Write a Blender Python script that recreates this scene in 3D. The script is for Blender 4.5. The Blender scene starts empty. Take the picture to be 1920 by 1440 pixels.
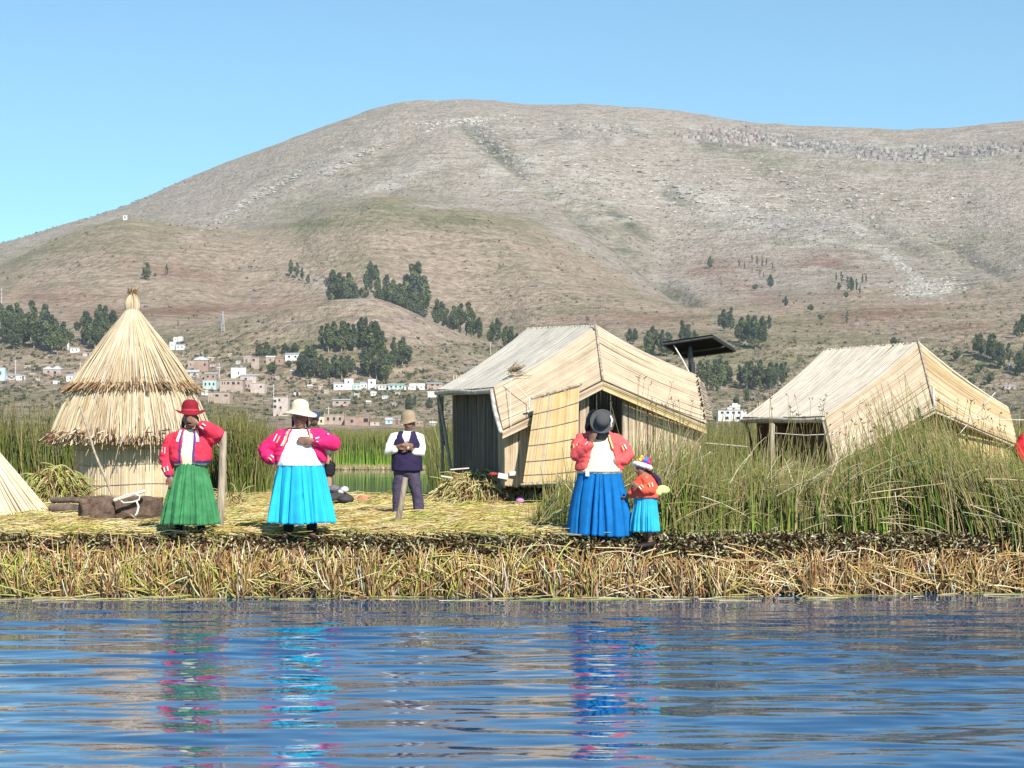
import bpy, bmesh, math, random
import numpy as np
from mathutils import Vector, Matrix, Quaternion
R = math.radians
scene = bpy.context.scene
COL = scene.collection
random.seed(7)
rng = np.random.default_rng(11)

# ---------------------------------------------------------------- camera, sky, sun, exposure
F = 3600.0        # focal length in pixels of the 1920 wide frame
CAM = 1.84        # eye height above the lake
HZ = 820.0        # horizon row
cd = bpy.data.cameras.new('camera'); cam = bpy.data.objects.new('camera', cd); COL.objects.link(cam)
cam.location = (0, 0, CAM); cam.rotation_euler = (R(90), 0, 0)
cd.sensor_width = 36.0; cd.lens = 36.0 * F / 1920.0
cd.shift_y = (HZ - 720.0) / 1920.0
cd.clip_start = 0.1; cd.clip_end = 20000
scene.camera = cam
scene.render.resolution_x = 1024; scene.render.resolution_y = 768

SUN_AZ, SUN_EL = R(24), R(38)       # behind the viewer, to the right
sun_dir = Vector((math.sin(SUN_AZ)*math.cos(SUN_EL), -math.cos(SUN_AZ)*math.cos(SUN_EL), math.sin(SUN_EL)))
sd = bpy.data.lights.new('sun', 'SUN'); sd.energy = 4.9; sd.angle = R(0.53); sd.color = (1.0, 0.93, 0.83)
sun = bpy.data.objects.new('sun', sd); COL.objects.link(sun)
sun.rotation_euler = sun_dir.to_track_quat('Z', 'Y').to_euler(); sun.location = (60, -60, 90)
w = bpy.data.worlds.new('World'); scene.world = w; w.use_nodes = True
nt = w.node_tree; nt.nodes.clear()
sky = nt.nodes.new('ShaderNodeTexSky'); sky.sky_type = 'NISHITA'; sky.sun_disc = False
sky.sun_elevation = SUN_EL; sky.sun_rotation = R(180) - SUN_AZ
sky.altitude = 3000; sky.air_density = 1.0; sky.dust_density = 0.0; sky.ozone_density = 0.0
bg = nt.nodes.new('ShaderNodeBackground'); bg.inputs[1].default_value = 0.11
wo = nt.nodes.new('ShaderNodeOutputWorld')
tint = nt.nodes.new('ShaderNodeMix'); tint.data_type = 'RGBA'; tint.blend_type = 'MULTIPLY'; tint.inputs[0].default_value = 1
tint.inputs[7].default_value = (.61, .98, 1.02, 1)        # thin clear air at 3800 m
nt.links.new(sky.outputs[0], tint.inputs[6]); nt.links.new(tint.outputs[2], bg.inputs[0]); nt.links.new(bg.outputs[0], wo.inputs[0])
scene.view_settings.view_transform = 'Standard'; scene.view_settings.look = 'None'
scene.view_settings.exposure = 0.64; scene.view_settings.gamma = 1.0
scene.cycles.use_denoising = True
scene.cycles.max_bounces = 6; scene.cycles.diffuse_bounces = 2; scene.cycles.glossy_bounces = 3
scene.cycles.transmission_bounces = 2; scene.cycles.volume_bounces = 0; scene.cycles.transparent_max_bounces = 6

# ---------------------------------------------------------------- helpers
def P(px, py, d):
    return Vector(((px-960)/F*d, d, CAM+(HZ-py)/F*d))
def tag(o, label=None, cat=None, group=None, kind=None):
    if label: o['label'] = label
    if cat: o['category'] = cat
    if group: o['group'] = group
    if kind: o['kind'] = kind
    return o
def empty(name, loc=(0, 0, 0), label=None, cat=None, group=None, rz=0):
    o = bpy.data.objects.new(name, None); o.empty_display_size = 0.2
    COL.objects.link(o); o.location = loc; o.rotation_euler = (0, 0, rz)
    return tag(o, label, cat, group)
def link(name, me, m=None, parent=None, smooth=False, local=False):
    """mesh coordinates are world coordinates unless local: a child is counter-placed"""
    o = bpy.data.objects.new(name, me); COL.objects.link(o)
    if m is not None:
        me.materials.clear(); me.materials.append(m)
    if smooth:
        me.polygons.foreach_set('use_smooth', np.ones(len(me.polygons), bool))
    if parent is not None:
        o.parent = parent
        if not local:
            # mesh given in world space: shift into the parent's space
            mt = wmat(parent).inverted(); me.transform(mt)
    return o
def wmat(o):
    m = Matrix.LocRotScale(o.location, o.rotation_euler.to_quaternion(), o.scale)
    return (wmat(o.parent) @ m) if o.parent else m
def np_mesh(name, V, Fq, cols=None):
    """V (n,3) array, Fq (m,4) or (m,3) index array, cols (n,3) linear colour"""
    me = bpy.data.meshes.new(name)
    V = np.asarray(V, np.float32); Fq = np.asarray(Fq, np.int32)
    k = Fq.shape[1]
    me.vertices.add(len(V)); me.vertices.foreach_set('co', V.ravel())
    me.loops.add(Fq.size); me.loops.foreach_set('vertex_index', Fq.ravel())
    me.polygons.add(len(Fq)); me.polygons.foreach_set('loop_start', np.arange(len(Fq), dtype=np.int32)*k)
    me.update(calc_edges=True)
    if cols is not None:
        a = me.color_attributes.new('Col', 'FLOAT_COLOR', 'POINT')
        c = np.ones((len(V), 4), np.float32); c[:, :3] = cols
        a.data.foreach_set('color', c.ravel())
    return me
def norm(a):
    return a/np.maximum(np.linalg.norm(a, axis=-1, keepdims=True), 1e-9)
def blades(P0, P1, r0, r1, bend=None, nseg=2, nside=3, col=(.5, .4, .25), tipcol=None):
    """tapered prisms along p(t)=P0+(P1-P0)t+bend*4t(1-t)"""
    P0 = np.asarray(P0, float); P1 = np.asarray(P1, float); n = len(P0)
    r0 = np.broadcast_to(np.asarray(r0, float), (n,)); r1 = np.broadcast_to(np.asarray(r1, float), (n,))
    if bend is None: bend = np.zeros((n, 3))
    t = np.linspace(0, 1, nseg+1)
    C = P0[:, None]+(P1-P0)[:, None]*t[None, :, None]+bend[:, None]*(4*t*(1-t))[None, :, None]
    d = norm(P1-P0)
    ref = np.where(np.abs(d[:, 2:3]) > .8, np.array([[1., .17, 0]]), np.array([[0, 0, 1.]]))
    s = norm(np.cross(d, ref)); u = norm(np.cross(d, s))
    a = np.arange(nside)/nside*2*np.pi
    ph = rng.uniform(0, 6.28, n)
    ca = np.cos(a[None]+ph[:, None]); sa = np.sin(a[None]+ph[:, None])
    ring = s[:, None]*ca[..., None]+u[:, None]*sa[..., None]          # n,nside,3
    rad = r0[:, None]+(r1-r0)[:, None]*t[None]
    V = C[:, :, None]+ring[:, None]*rad[:, :, None, None]
    i = np.arange(n)[:, None, None]*(nseg+1)*nside
    j = np.arange(nseg)[None, :, None]*nside; k = np.arange(nside)[None, None]; k2 = (k+1) % nside
    Q = np.stack([i+j+k, i+j+k2, i+j+nside+k2, i+j+nside+k], -1).reshape(-1, 4)
    col = np.broadcast_to(np.asarray(col, float), (n, 3))
    if tipcol is None: c = np.broadcast_to(col[:, None, None], (n, nseg+1, nside, 3))
    else:
        tc = np.broadcast_to(np.asarray(tipcol, float), (n, 3))
        c = (col[:, None]+(tc-col)[:, None]*t[None, :, None])[:, :, None]
        c = np.broadcast_to(c, (n, nseg+1, nside, 3))
    return V.reshape(-1, 3), Q, c.reshape(-1, 3)
def merge(*parts):
    Vs, Qs, Cs, o = [], [], [], 0
    for V, Q, C in parts:
        Vs.append(V); Qs.append(Q+o); Cs.append(np.broadcast_to(C, (len(V), 3))); o += len(V)
    return np.concatenate(Vs), np.concatenate(Qs), np.concatenate(Cs)
def pick(pal, n, jit=.12):
    pal = np.array(pal); c = pal[rng.integers(0, len(pal), n)]
    return np.clip(c*rng.uniform(1-jit*1.5, 1+jit, (n, 1))*rng.uniform(1-jit*.4, 1+jit*.4, (n, 3)), 0.003, .95)
_tab = rng.random((256, 256))
def vnoise(x, y):
    xi = np.floor(x).astype(int); yi = np.floor(y).astype(int); fx = x-xi; fy = y-yi
    fx = fx*fx*(3-2*fx); fy = fy*fy*(3-2*fy)
    g = lambda a, b: _tab[a & 255, b & 255]
    return (g(xi, yi)*(1-fx)+g(xi+1, yi)*fx)*(1-fy)+(g(xi, yi+1)*(1-fx)+g(xi+1, yi+1)*fx)*fy
def fbm(x, y, o=4, g=.5):
    s = 0; a = 1; t = 0
    for i in range(o):
        s = s+a*(vnoise(x*2**i+17.3*i, y*2**i+5.1*i)-.5); t += a; a *= g
    return s/t*2

# ---------------------------------------------------------------- materials
def new_mat(name):
    m = bpy.data.materials.new(name); m.use_nodes = True
    return m, m.node_tree, m.node_tree.nodes['Principled BSDF']
def add_noise(nt, scale, detail=4, rough=.6, vec=None):
    n = nt.nodes.new('ShaderNodeTexNoise'); n.inputs['Scale'].default_value = scale
    n.inputs['Detail'].default_value = detail; n.inputs['Roughness'].default_value = rough
    if vec is not None: nt.links.new(vec, n.inputs['Vector'])
    return n
def mapping(nt, scale, rot=(0, 0, 0)):
    tc = nt.nodes.new('ShaderNodeTexCoord'); mp = nt.nodes.new('ShaderNodeMapping')
    mp.inputs['Scale'].default_value = scale; mp.inputs['Rotation'].default_value = rot
    nt.links.new(tc.outputs['Object'], mp.inputs['Vector']); return mp.outputs[0]
def math_node(nt, op, a, b=None, clamp=False):
    n = nt.nodes.new('ShaderNodeMath'); n.operation = op; n.use_clamp = clamp
    for i, v in enumerate((a, b)):
        if v is None: continue
        if isinstance(v, (int, float)): n.inputs[i].default_value = v
        else: nt.links.new(v, n.inputs[i])
    return n.outputs[0]
def mixc(nt, f, a, b, mode='MIX'):
    n = nt.nodes.new('ShaderNodeMix'); n.data_type = 'RGBA'; n.blend_type = mode
    for i, v in ((0, f), (6, a), (7, b)):
        if isinstance(v, (int, float)): n.inputs[i].default_value = v
        elif isinstance(v, tuple): n.inputs[i].default_value = (*v, 1)
        else: nt.links.new(v, n.inputs[i])
    return n.outputs[2]
def ramp(nt, f, lo, hi):
    n = nt.nodes.new('ShaderNodeMapRange'); n.inputs[1].default_value = lo; n.inputs[2].default_value = hi
    nt.links.new(f, n.inputs[0]); return n.outputs[0]
def bump(nt, b, h, strength, dist):
    n = nt.nodes.new('ShaderNodeBump'); n.inputs['Strength'].default_value = strength
    n.inputs['Distance'].default_value = dist; nt.links.new(h, n.inputs['Height'])
    nt.links.new(n.outputs[0], b.inputs['Normal'])
def mat(name, rgb, rough=.75, var=.25, scale=8, bumps=0, bscale=None, metal=0, spec=.3, stretch=(1, 1, 1), rgb2=None):
    m, nt, b = new_mat(name)
    v = mapping(nt, stretch); n = add_noise(nt, scale, 5, .65, v)
    f = ramp(nt, n.outputs[0], .32, .68)
    c2 = rgb2 or tuple(x*(1-var*1.6) for x in rgb); c1 = rgb if rgb2 else tuple(min(1, x*(1+var*.6)) for x in rgb)
    nt.links.new(mixc(nt, f, c1, c2), b.inputs['Base Color'])
    b.inputs['Roughness'].default_value = rough; b.inputs['Metallic'].default_value = metal
    b.inputs['Specular IOR Level'].default_value = spec
    if bumps:
        n2 = add_noise(nt, bscale or scale*3, 4, .6, v); bump(nt, b, n2.outputs[0], bumps, .02)
    return m
def mat_attr(name, rough=.7, scale=30, amt=.35, spec=.25, transl=0, stretch=(1, 1, 1)):
    m, nt, b = new_mat(name)
    a = nt.nodes.new('ShaderNodeAttribute'); a.attribute_name = 'Col'
    v = mapping(nt, stretch); n = add_noise(nt, scale, 3, .6, v)
    g = math_node(nt, 'MULTIPLY_ADD', n.outputs[0], amt*2); nt.nodes[-1].inputs[2].default_value = 1-amt
    cmb = nt.nodes.new('ShaderNodeCombineColor')
    for i in range(3): nt.links.new(g, cmb.inputs[i])
    c = mixc(nt, 1.0, a.outputs['Color'], cmb.outputs[0], 'MULTIPLY')
    nt.links.new(c, b.inputs['Base Color'])
    b.inputs['Roughness'].default_value = rough; b.inputs['Specular IOR Level'].default_value = spec
    if transl:
        t = nt.nodes.new('ShaderNodeBsdfTranslucent'); nt.links.new(c, t.inputs[0])
        ms = nt.nodes.new('ShaderNodeMixShader'); ms.inputs[0].default_value = transl
        out = nt.nodes['Material Output']
        nt.links.new(b.outputs[0], ms.inputs[1]); nt.links.new(t.outputs[0], ms.inputs[2]); nt.links.new(ms.outputs[0], out.inputs[0])
    return m

# ---------------------------------------------------------------- bmesh shape helpers
def bm_mesh(bm, name='mesh'):
    bmesh.ops.recalc_face_normals(bm, faces=bm.faces)
    me = bpy.data.meshes.new(name); bm.to_mesh(me); bm.free(); return me
def add_box(bm, c, s, rot=None, bevel=0):
    M = Matrix.Translation(c) @ (rot.to_4x4() if rot else Matrix()) @ Matrix.Diagonal((*s, 1))
    r = bmesh.ops.create_cube(bm, size=1, matrix=M)
    if bevel:
        es = list({e for v in r['verts'] for e in v.link_edges})
        bmesh.ops.bevel(bm, geom=es, offset=bevel, segments=1, affect='EDGES')
def frames(pts, ref=None):
    out = []; prev = None
    for i in range(len(pts)):
        a = pts[max(0, i-1)]; b = pts[min(len(pts)-1, i+1)]; d = (b-a).normalized()
        if prev is None:
            r = Vector(ref) if ref else (Vector((0, 0, 1)) if abs(d.z) < .8 else Vector((0, 1, 0)))
            s = d.cross(r).normalized()
        else:
            s = (prev-d*prev.dot(d)).normalized()
        prev = s; out.append((d, s, d.cross(s)))
    return out
def add_tube(bm, pts, radii, seg=10, ref=None, flat=1.0, cap=True):
    """closed tapered tube with rounded ends; flat scales the second axis"""
    pts = [Vector(p) for p in pts]
    if isinstance(radii, (int, float)): radii = [radii]*len(pts)
    fr = frames(pts, ref); rows = []
    n = len(pts)
    ctr, rad, fs = [], [], []
    if cap:
        for a in (80, 50, 22):
            ctr.append(pts[0]-fr[0][0]*radii[0]*math.sin(R(a))*.98); rad.append(radii[0]*math.cos(R(a))); fs.append(fr[0])
    for i in range(n): ctr.append(pts[i]); rad.append(radii[i]); fs.append(fr[i])
    if cap:
        for a in (22, 50, 80):
            ctr.append(pts[-1]+fr[-1][0]*radii[-1]*math.sin(R(a))*.98); rad.append(radii[-1]*math.cos(R(a))); fs.append(fr[-1])
    for c, r, (d, s, u) in zip(ctr, rad, fs):
        rows.append([bm.verts.new(c+s*(math.cos(2*math.pi*k/seg)*r)+u*(math.sin(2*math.pi*k/seg)*r*flat)) for k in range(seg)])
    for A, B in zip(rows, rows[1:]):
        for k in range(seg): bm.faces.new((A[k], A[(k+1) % seg], B[(k+1) % seg], B[k]))
    bm.faces.new(rows[0][::-1]); bm.faces.new(rows[-1])
def add_ell(bm, c, r, rot=None, seg=18):
    M = Matrix.Translation(c) @ (rot.to_4x4() if rot else Matrix()) @ Matrix.Diagonal((*r, 1))
    bmesh.ops.create_uvsphere(bm, u_segments=seg, v_segments=max(8, seg*2//3), radius=1, matrix=M)
def add_lathe(bm, prof, c=(0, 0, 0), rot=None, seg=36, wob=None, closed=False):
    """prof list of (r,z) ; revolve about z"""
    M = Matrix.Translation(c) @ (rot.to_4x4() if rot else Matrix())
    rows = []
    for i, (r, z) in enumerate(prof):
        row = []
        for k in range(seg):
            a = 2*math.pi*k/seg; rr = max(r, 1e-4); dz = 0
            if wob: rr, dz = wob(a, rr, z)
            row.append(bm.verts.new(M @ Vector((rr*math.sin(a), -rr*math.cos(a), z+dz))))
        rows.append(row)
    for A, B in zip(rows, rows[1:]):
        for k in range(seg): bm.faces.new((A[k], A[(k+1) % seg], B[(k+1) % seg], B[k]))
    if closed:
        for k in range(seg): bm.faces.new((rows[-1][k], rows[-1][(k+1) % seg], rows[0][(k+1) % seg], rows[0][k]))
def add_slab(bm, q, th):
    """thick quad / polygon: q list of points, thickness downward along the normal"""
    q = [Vector(p) for p in q]
    n = Vector((0, 0, 0))
    for i in range(len(q)): n += (q[i]-q[0]).cross(q[(i+1) % len(q)]-q[0])
    n.normalize()
    A = [bm.verts.new(p) for p in q]; B = [bm.verts.new(p-n*th) for p in q]
    bm.faces.new(A); bm.faces.new(B[::-1])
    for i in range(len(q)):
        j = (i+1) % len(q); bm.faces.new((A[i], B[i], B[j], A[j]))
def voxel(bm, vox, smooth=2, fac=.5):
    """one continuous surface out of overlapping closed shapes"""
    me = bm_mesh(bm, 'tmp'); o = bpy.data.objects.new('tmp', me); COL.objects.link(o)
    md = o.modifiers.new('r', 'REMESH'); md.mode = 'VOXEL'; md.voxel_size = vox
    if smooth:
        s = o.modifiers.new('s', 'SMOOTH'); s.iterations = smooth; s.factor = fac
    dg = bpy.context.evaluated_depsgraph_get()
    out = bpy.data.meshes.new_from_object(o.evaluated_get(dg))
    bpy.data.objects.remove(o); bpy.data.meshes.remove(me)
    out.polygons.foreach_set('use_smooth', np.ones(len(out.polygons), bool))
    return out
def get_co(me):
    a = np.empty(len(me.vertices)*3, np.float32); me.vertices.foreach_get('co', a); return a.reshape(-1, 3)
def set_co(me, a):
    me.vertices.foreach_set('co', a.astype(np.float32).ravel()); me.update()
def get_no(me):
    a = np.empty(len(me.vertices)*3, np.float32); me.vertex_normals.foreach_get('vector', a); return a.reshape(-1, 3)
# ================================================================= terrain: the hills behind the lake
def curve(pts):
    x, y = zip(*pts)
    return lambda u: np.interp(u, x, y)
def smooth_cols(a, k=9):
    ker = np.hanning(k+2)[1:-1]; ker /= ker.sum()
    p = np.pad(a, (k//2, k//2), 'edge'); return np.convolve(p, ker, 'valid')
cols = np.concatenate([np.linspace(-1600, -60, 90), np.arange(-50, 1975, 3.4), np.linspace(1982, 3500, 90)])
LAY = [
 (440, [(-1600, 836), (3500, 836)]),
 (620, [(-1600, 806), (0, 800), (500, 803), (900, 803), (1300, 803), (1920, 800), (3500, 800)]),
 (760, [(-1600, 790), (0, 762), (300, 768), (500, 782), (900, 780), (1300, 775), (1500, 782), (1920, 770), (3500, 780)]),
 (910, [(-1600, 770), (0, 705), (200, 708), (400, 725), (600, 732), (900, 735), (1300, 735), (1500, 740), (1920, 722), (3500, 740)]),
 (1100, [(-1600, 740), (0, 632), (200, 625), (330, 622), (430, 604), (560, 577), (640, 561), (700, 557), (740, 571), (800, 600), (860, 630), (920, 656), (1000, 655), (1150, 648), (1500, 645), (1700, 640), (1920, 620), (3500, 650)]),
 (1320, [(-1600, 715), (0, 572), (200, 568), (330, 580), (430, 600), (520, 592), (600, 580), (700, 570), (740, 584), (800, 612), (860, 632), (920, 640), (1000, 610), (1150, 598), (1500, 592), (1700, 590), (1920, 575), (3500, 600)]),
 (1850, [(-1600, 680), (-300, 580), (0, 500), (100, 452), (180, 424), (240, 409), (300, 420), (400, 431), (470, 436), (560, 418), (620, 388), (700, 366), (780, 376), (900, 394), (1000, 432), (1100, 478), (1250, 548), (1400, 545), (1600, 520), (1800, 520), (1920, 500), (3500, 520)]),
 (2080, [(-1600, 690), (-300, 590), (0, 515), (100, 478), (180, 452), (240, 440), (300, 445), (400, 450), (470, 444), (560, 428), (620, 404), (700, 388), (780, 388), (900, 390), (1000, 402), (1100, 436), (1250, 505), (1400, 490), (1600, 470), (1800, 470), (1920, 450), (3500, 470)]),
 (3000, [(-1600, 660), (-300, 560), (0, 468), (60, 452), (150, 426), (200, 412), (260, 390), (300, 371), (400, 325), (500, 285), (600, 248), (700, 215), (760, 202), (800, 196), (870, 194), (1000, 204), (1150, 206), (1250, 210), (1330, 221), (1400, 233), (1500, 239), (1700, 245), (1800, 241), (1920, 230), (2400, 200), (3500, 330)]),
 (3900, [(-1600, 700), (0, 560), (800, 330), (1920, 330), (3500, 430)]),
]
ld = np.array([l[0] for l in LAY], float)
lz = np.stack([CAM+(HZ-smooth_cols(curve(l[1])(cols), 11))/F*l[0] for l in LAY])    # layer, col
rows_d = np.exp(np.arange(math.log(440), math.log(3900), .0098))
def hermite(d):
    k = np.clip(np.searchsorted(ld, d)-1, 0, len(ld)-2)
    sl = (lz[1:]-lz[:-1])/(ld[1:]-ld[:-1])[:, None]
    m = np.zeros_like(lz); m[1:-1] = np.where(sl[1:]*sl[:-1] > 0, 2*sl[1:]*sl[:-1]/(sl[1:]+sl[:-1]+1e-9), 0); m[0] = sl[0]; m[-1] = sl[-1]
    h = (ld[k+1]-ld[k])[:, None]; t = ((d-ld[k])[:, None])/h
    return ((2*t**3-3*t**2+1)*lz[k]+(t**3-2*t**2+t)*h*m[k]+(-2*t**3+3*t**2)*lz[k+1]+(t**3-t**2)*h*m[k+1])
TZ = hermite(rows_d)
TX = (cols[None]-960)/F*rows_d[:, None]; TY = np.repeat(rows_d[:, None], len(cols), 1)
rg = 1-np.abs(fbm(TX/170+3, TY/320, 4))*2.2          # drainage lines running down the slope
amp = np.interp(rows_d, [440, 700, 950, 1300, 2000, 2600, 3000, 3900], [.3, 1.2, 3, 4, 7, 11, 3, 8])[:, None]
TZ = TZ+amp*(rg*.55-.3)+amp*.5*fbm(TX/45, TY/60, 4)
stepz = 2.6                                       # old farming terraces on the lower slopes
ter = np.clip((TY-620)/150, 0, 1)*np.clip((1750-TY)/250, 0, 1)*np.clip(fbm(TX/200, TY/200, 2)+.6, 0, 1)
fz = TZ/stepz; TZ = TZ+ter*.55*stepz*((np.floor(fz)+np.clip((fz-np.floor(fz))*3-1, 0, 1))-fz)
P0_ = HZ-(TZ-CAM)/TY*F; PXg = np.repeat(cols[None], len(rows_d), 0)
def gau(cx, cy, sx, sy, rot=0):
    x = PXg-cx; y = P0_-cy; c, s = math.cos(R(rot)), math.sin(R(rot))
    return np.exp(-(((x*c+y*s)/sx)**2+((-x*s+y*c)/sy)**2))
cut = gau(930, 285, 90, 9, 40)+gau(1060, 385, 80, 10, 42)+gau(1180, 480, 110, 11, 40)+gau(1290, 560, 70, 10, 35)+gau(1230, 345, 90, 9, 32)+gau(1450, 330, 100, 9, 28)+gau(1640, 420, 100, 10, 34)+gau(1800, 470, 90, 10, 30)+gau(520, 345, 90, 7, -28)+gau(700, 300, 100, 7, -24)
TZ = TZ-9*cut*(TY > 1500)                              # gullies crossing the slope
cl = np.clip(gau(1370, 256, 60, 16)+gau(1080+0*PXg, 262, 120, 10, 3)*.7+gau(1520, 268, 70, 14, 8)+gau(1640, 285, 90, 14, 4)+gau(1800, 288, 110, 13, -4)+gau(1500, 425, 150, 22, 6)*.7+gau(880, 235, 70, 8, -4)*.7, 0, 1)*(TY > 2100)
fz = TZ/17+fbm(TX/90, TY/300, 3)*.5; TZ = TZ+cl*17*.8*((np.floor(fz)+np.clip((fz-np.floor(fz))*5-2, 0, 1))-fz)      # rock steps
TPY = HZ-(TZ-CAM)/TY*F
PXg = np.repeat(cols[None], len(rows_d), 0)
def gauss(cx, cy, sx, sy, rot=0):
    x = PXg-cx; y = TPY-cy; c, s = math.cos(R(rot)), math.sin(R(rot))
    return np.exp(-(((x*c+y*s)/sx)**2+((-x*s+y*c)/sy)**2))
wx = fbm(TX/60, TY/90, 4); wy = fbm(TX/25+40, TY/40, 3)
def lay(col, c, m):
    return col+(np.array(c)-col)*np.clip(m, 0, 1)[..., None]
upper = np.clip((TY-np.interp(PXg, [1000, 1300], [1900, 1650]))/110+wx*.8, 0, 1)
C = np.zeros(TX.shape+(3,))+np.array((.51, .385, .29))
C = lay(C, (.49, .405, .335), upper)
C = lay(C, (.34, .285, .175), np.clip(wx*2.6+.05, 0, 1)*.6*(1-upper*.35))
C = lay(C, (.20, .20, .10), np.clip((1000-TY)/250, 0, 1)*np.clip(wy*2.6+.35, 0, 1)*.75*(1-gauss(680, 620, 240, 60)))
C = lay(C, (.27, .255, .13), (gauss(1500, 640, 560, 55)+gauss(1800, 480, 200, 50)*.6)*np.clip(.55+wx*1.2+wy*.5, 0, 1)*.8)
C = lay(C, (.36, .20, .145), (gauss(300, 583, 230, 11, -3)+gauss(100, 560, 100, 14)+gauss(480, 575, 90, 8, -5)+gauss(1400, 545, 60, 18, 20)+gauss(1650, 590, 120, 16, -6)+gauss(1780, 615, 90, 10)+gauss(1180, 600, 120, 14)+gauss(1350, 500, 80, 20)+gauss(1560, 490, 90, 18)+gauss(330, 512, 90, 14, 10))*(.75+wx*.8))
C = lay(C, (.24, .235, .11), (gauss(700, 392, 130, 28, 2)+gauss(600, 420, 90, 12)+gauss(900, 415, 120, 16)+gauss(1130, 430, 70, 18, 38)*.8+gauss(1440, 300, 90, 22, 12)*.6+gauss(240, 425, 60, 8)*.8+gauss(60, 480, 110, 14, -22)*.9+gauss(1780, 450, 160, 22)*.6+gauss(950, 290, 80, 14, 38)*.7+gauss(1300, 660, 700, 25)*.6+gauss(520, 650, 160, 16)*.5)*(.9+wy*.7))
C = lay(C, (.10, .115, .055), (gauss(940, 290, 60, 8, 38)+gauss(1150, 450, 90, 8, 42)+gauss(1350, 275, 80, 7, 8)+gauss(1170, 415, 100, 9, 35)+gauss(1830, 540, 80, 14, 20)*.7)*np.clip(wy*3+.8, 0, 1))
sc = (gauss(480, 370, 110, 7, -30)*1.3+gauss(640, 300, 90, 8, -26)*1.2+gauss(760, 330, 110, 11, -25)*1.2+gauss(870, 225, 60, 4, -8)+gauss(830, 386, 60, 4)+gauss(1010, 300, 120, 14, -15)*.6
      +gauss(1745, 540, 50, 14, -6)+gauss(1690, 500, 50, 9, 42)+gauss(1640, 465, 40, 9, 30)+gauss(1500, 415, 180, 28, 6)*.8+gauss(1340, 380, 110, 22, 20)*.8+gauss(1750, 285, 170, 9, 4)+gauss(1370, 255, 55, 12)*1.2+gauss(1580, 280, 110, 14, 6)*.9+gauss(660, 570, 60, 3, -14)+gauss(620, 540, 70, 9, 30)*.8+gauss(1180, 240, 160, 6)*.6+gauss(1100, 350, 200, 40, 5)*.5)
rock = np.clip(sc*(1.0+wy*.9), 0, 1)
C = lay(C, (.62, .56, .48), rock*.85)
C = lay(C, (.30, .265, .24), cl*.75)
C = lay(C, (.58, .54, .48), np.clip((gauss(1745, 543, 56, 17, -6)+gauss(1700, 505, 60, 9, 40)+gauss(1590, 490, 60, 6, 15)*.6)*1.6-.35+wy*.4, 0, 1)*.9)
C = lay(C, (.56, .44, .34), np.clip((gauss(600, 532, 70, 9, 30)+gauss(1870, 340, 60, 5, 4)+gauss(1480, 470, 60, 4, 10))*1.5-.3, 0, 1)*.7)
C = lay(C, (.13, .14, .07), cut*(TY > 1500)*np.clip(wy*2+.5, 0, 1)*.8)
C = lay(C, (.50, .38, .31), (gauss(820, 625, 120, 30, 30)+gauss(640, 600, 160, 24, -4))*.7)
C = lay(C, (.42, .36, .22), (gauss(60, 470, 120, 10, -20)+gauss(250, 420, 90, 6, 0)+gauss(420, 436, 140, 5, 3))*.7)
Vt = np.stack([TX, TY, TZ], -1).reshape(-1, 3)
nr, nc = TX.shape
ii = np.arange(nr-1)[:, None]*nc+np.arange(nc-1)[None]
Q = np.stack([ii, ii+1, ii+nc+1, ii+nc], -1).reshape(-1, 4)
me = np_mesh('hills', Vt, Q, C.reshape(-1, 3))
a = me.attributes.new('rocky', 'FLOAT', 'POINT')
rk = np.clip(upper*(.30+wx*.6+.25*(PXg > 850))+rock+cl+gauss(850, 640, 150, 60)*.25, 0, 1)*(1-gauss(700, 392, 150, 30)*.9)
a.data.foreach_set('value', rk.ravel().astype(np.float32))
m, nt, b = new_mat('hillside')
at = nt.nodes.new('ShaderNodeAttribute'); at.attribute_name = 'Col'
ar = nt.nodes.new('ShaderNodeAttribute'); ar.attribute_name = 'rocky'
n1 = add_noise(nt, 1, 7, .68, mapping(nt, (.030, .018, .10)))      # rock strata
n2 = add_noise(nt, 1, 5, .65, mapping(nt, (.17, .09, .20)))         # tussocks, stones
n3 = add_noise(nt, 1, 4, .6, mapping(nt, (.02, .010, .33)))        # field edges
n4 = add_noise(nt, 1, 6, .7, mapping(nt, (.05, .03, .07)))
c = mixc(nt, ramp(nt, n2.outputs[0], .38, .62), at.outputs['Color'], mixc(nt, 1.0, at.outputs['Color'], (.60, .59, .55), 'MULTIPLY'))
n6 = add_noise(nt, 1, 3, .6, mapping(nt, (.35, .18, .4)))
c = mixc(nt, math_node(nt, 'MULTIPLY', ramp(nt, n6.outputs[0], .60, .68), .55), c, (.11, .115, .06))
c = mixc(nt, math_node(nt, 'MULTIPLY', ramp(nt, n4.outputs[0], .55, .64), .5), c, (.22, .20, .10))
c = mixc(nt, math_node(nt, 'MULTIPLY', ramp(nt, n3.outputs[0], .56, .62), .42), c, (.50, .41, .29))
c = mixc(nt, math_node(nt, 'MULTIPLY', ramp(nt, n3.outputs[0], .44, .38), .45), c, (.17, .165, .09))
rm = math_node(nt, 'MULTIPLY', ramp(nt, n1.outputs[0], .50, .60), ar.outputs['Fac'])
c = mixc(nt, math_node(nt, 'MULTIPLY', rm, .62), c, (.58, .53, .46))
n5 = add_noise(nt, 1, 5, .7, mapping(nt, (.06, .035, .15)))
c = mixc(nt, math_node(nt, 'MULTIPLY', ramp(nt, n5.outputs[0], .60, .68), .6), c, (.13, .12, .085))
nt.links.new(c, b.inputs['Base Color']); b.inputs['Roughness'].default_value = .95; b.inputs['Specular IOR Level'].default_value = .05
hb = math_node(nt, 'ADD', n1.outputs[0], n2.outputs[0]); bump(nt, b, hb, 1.0, 8.0)
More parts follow.
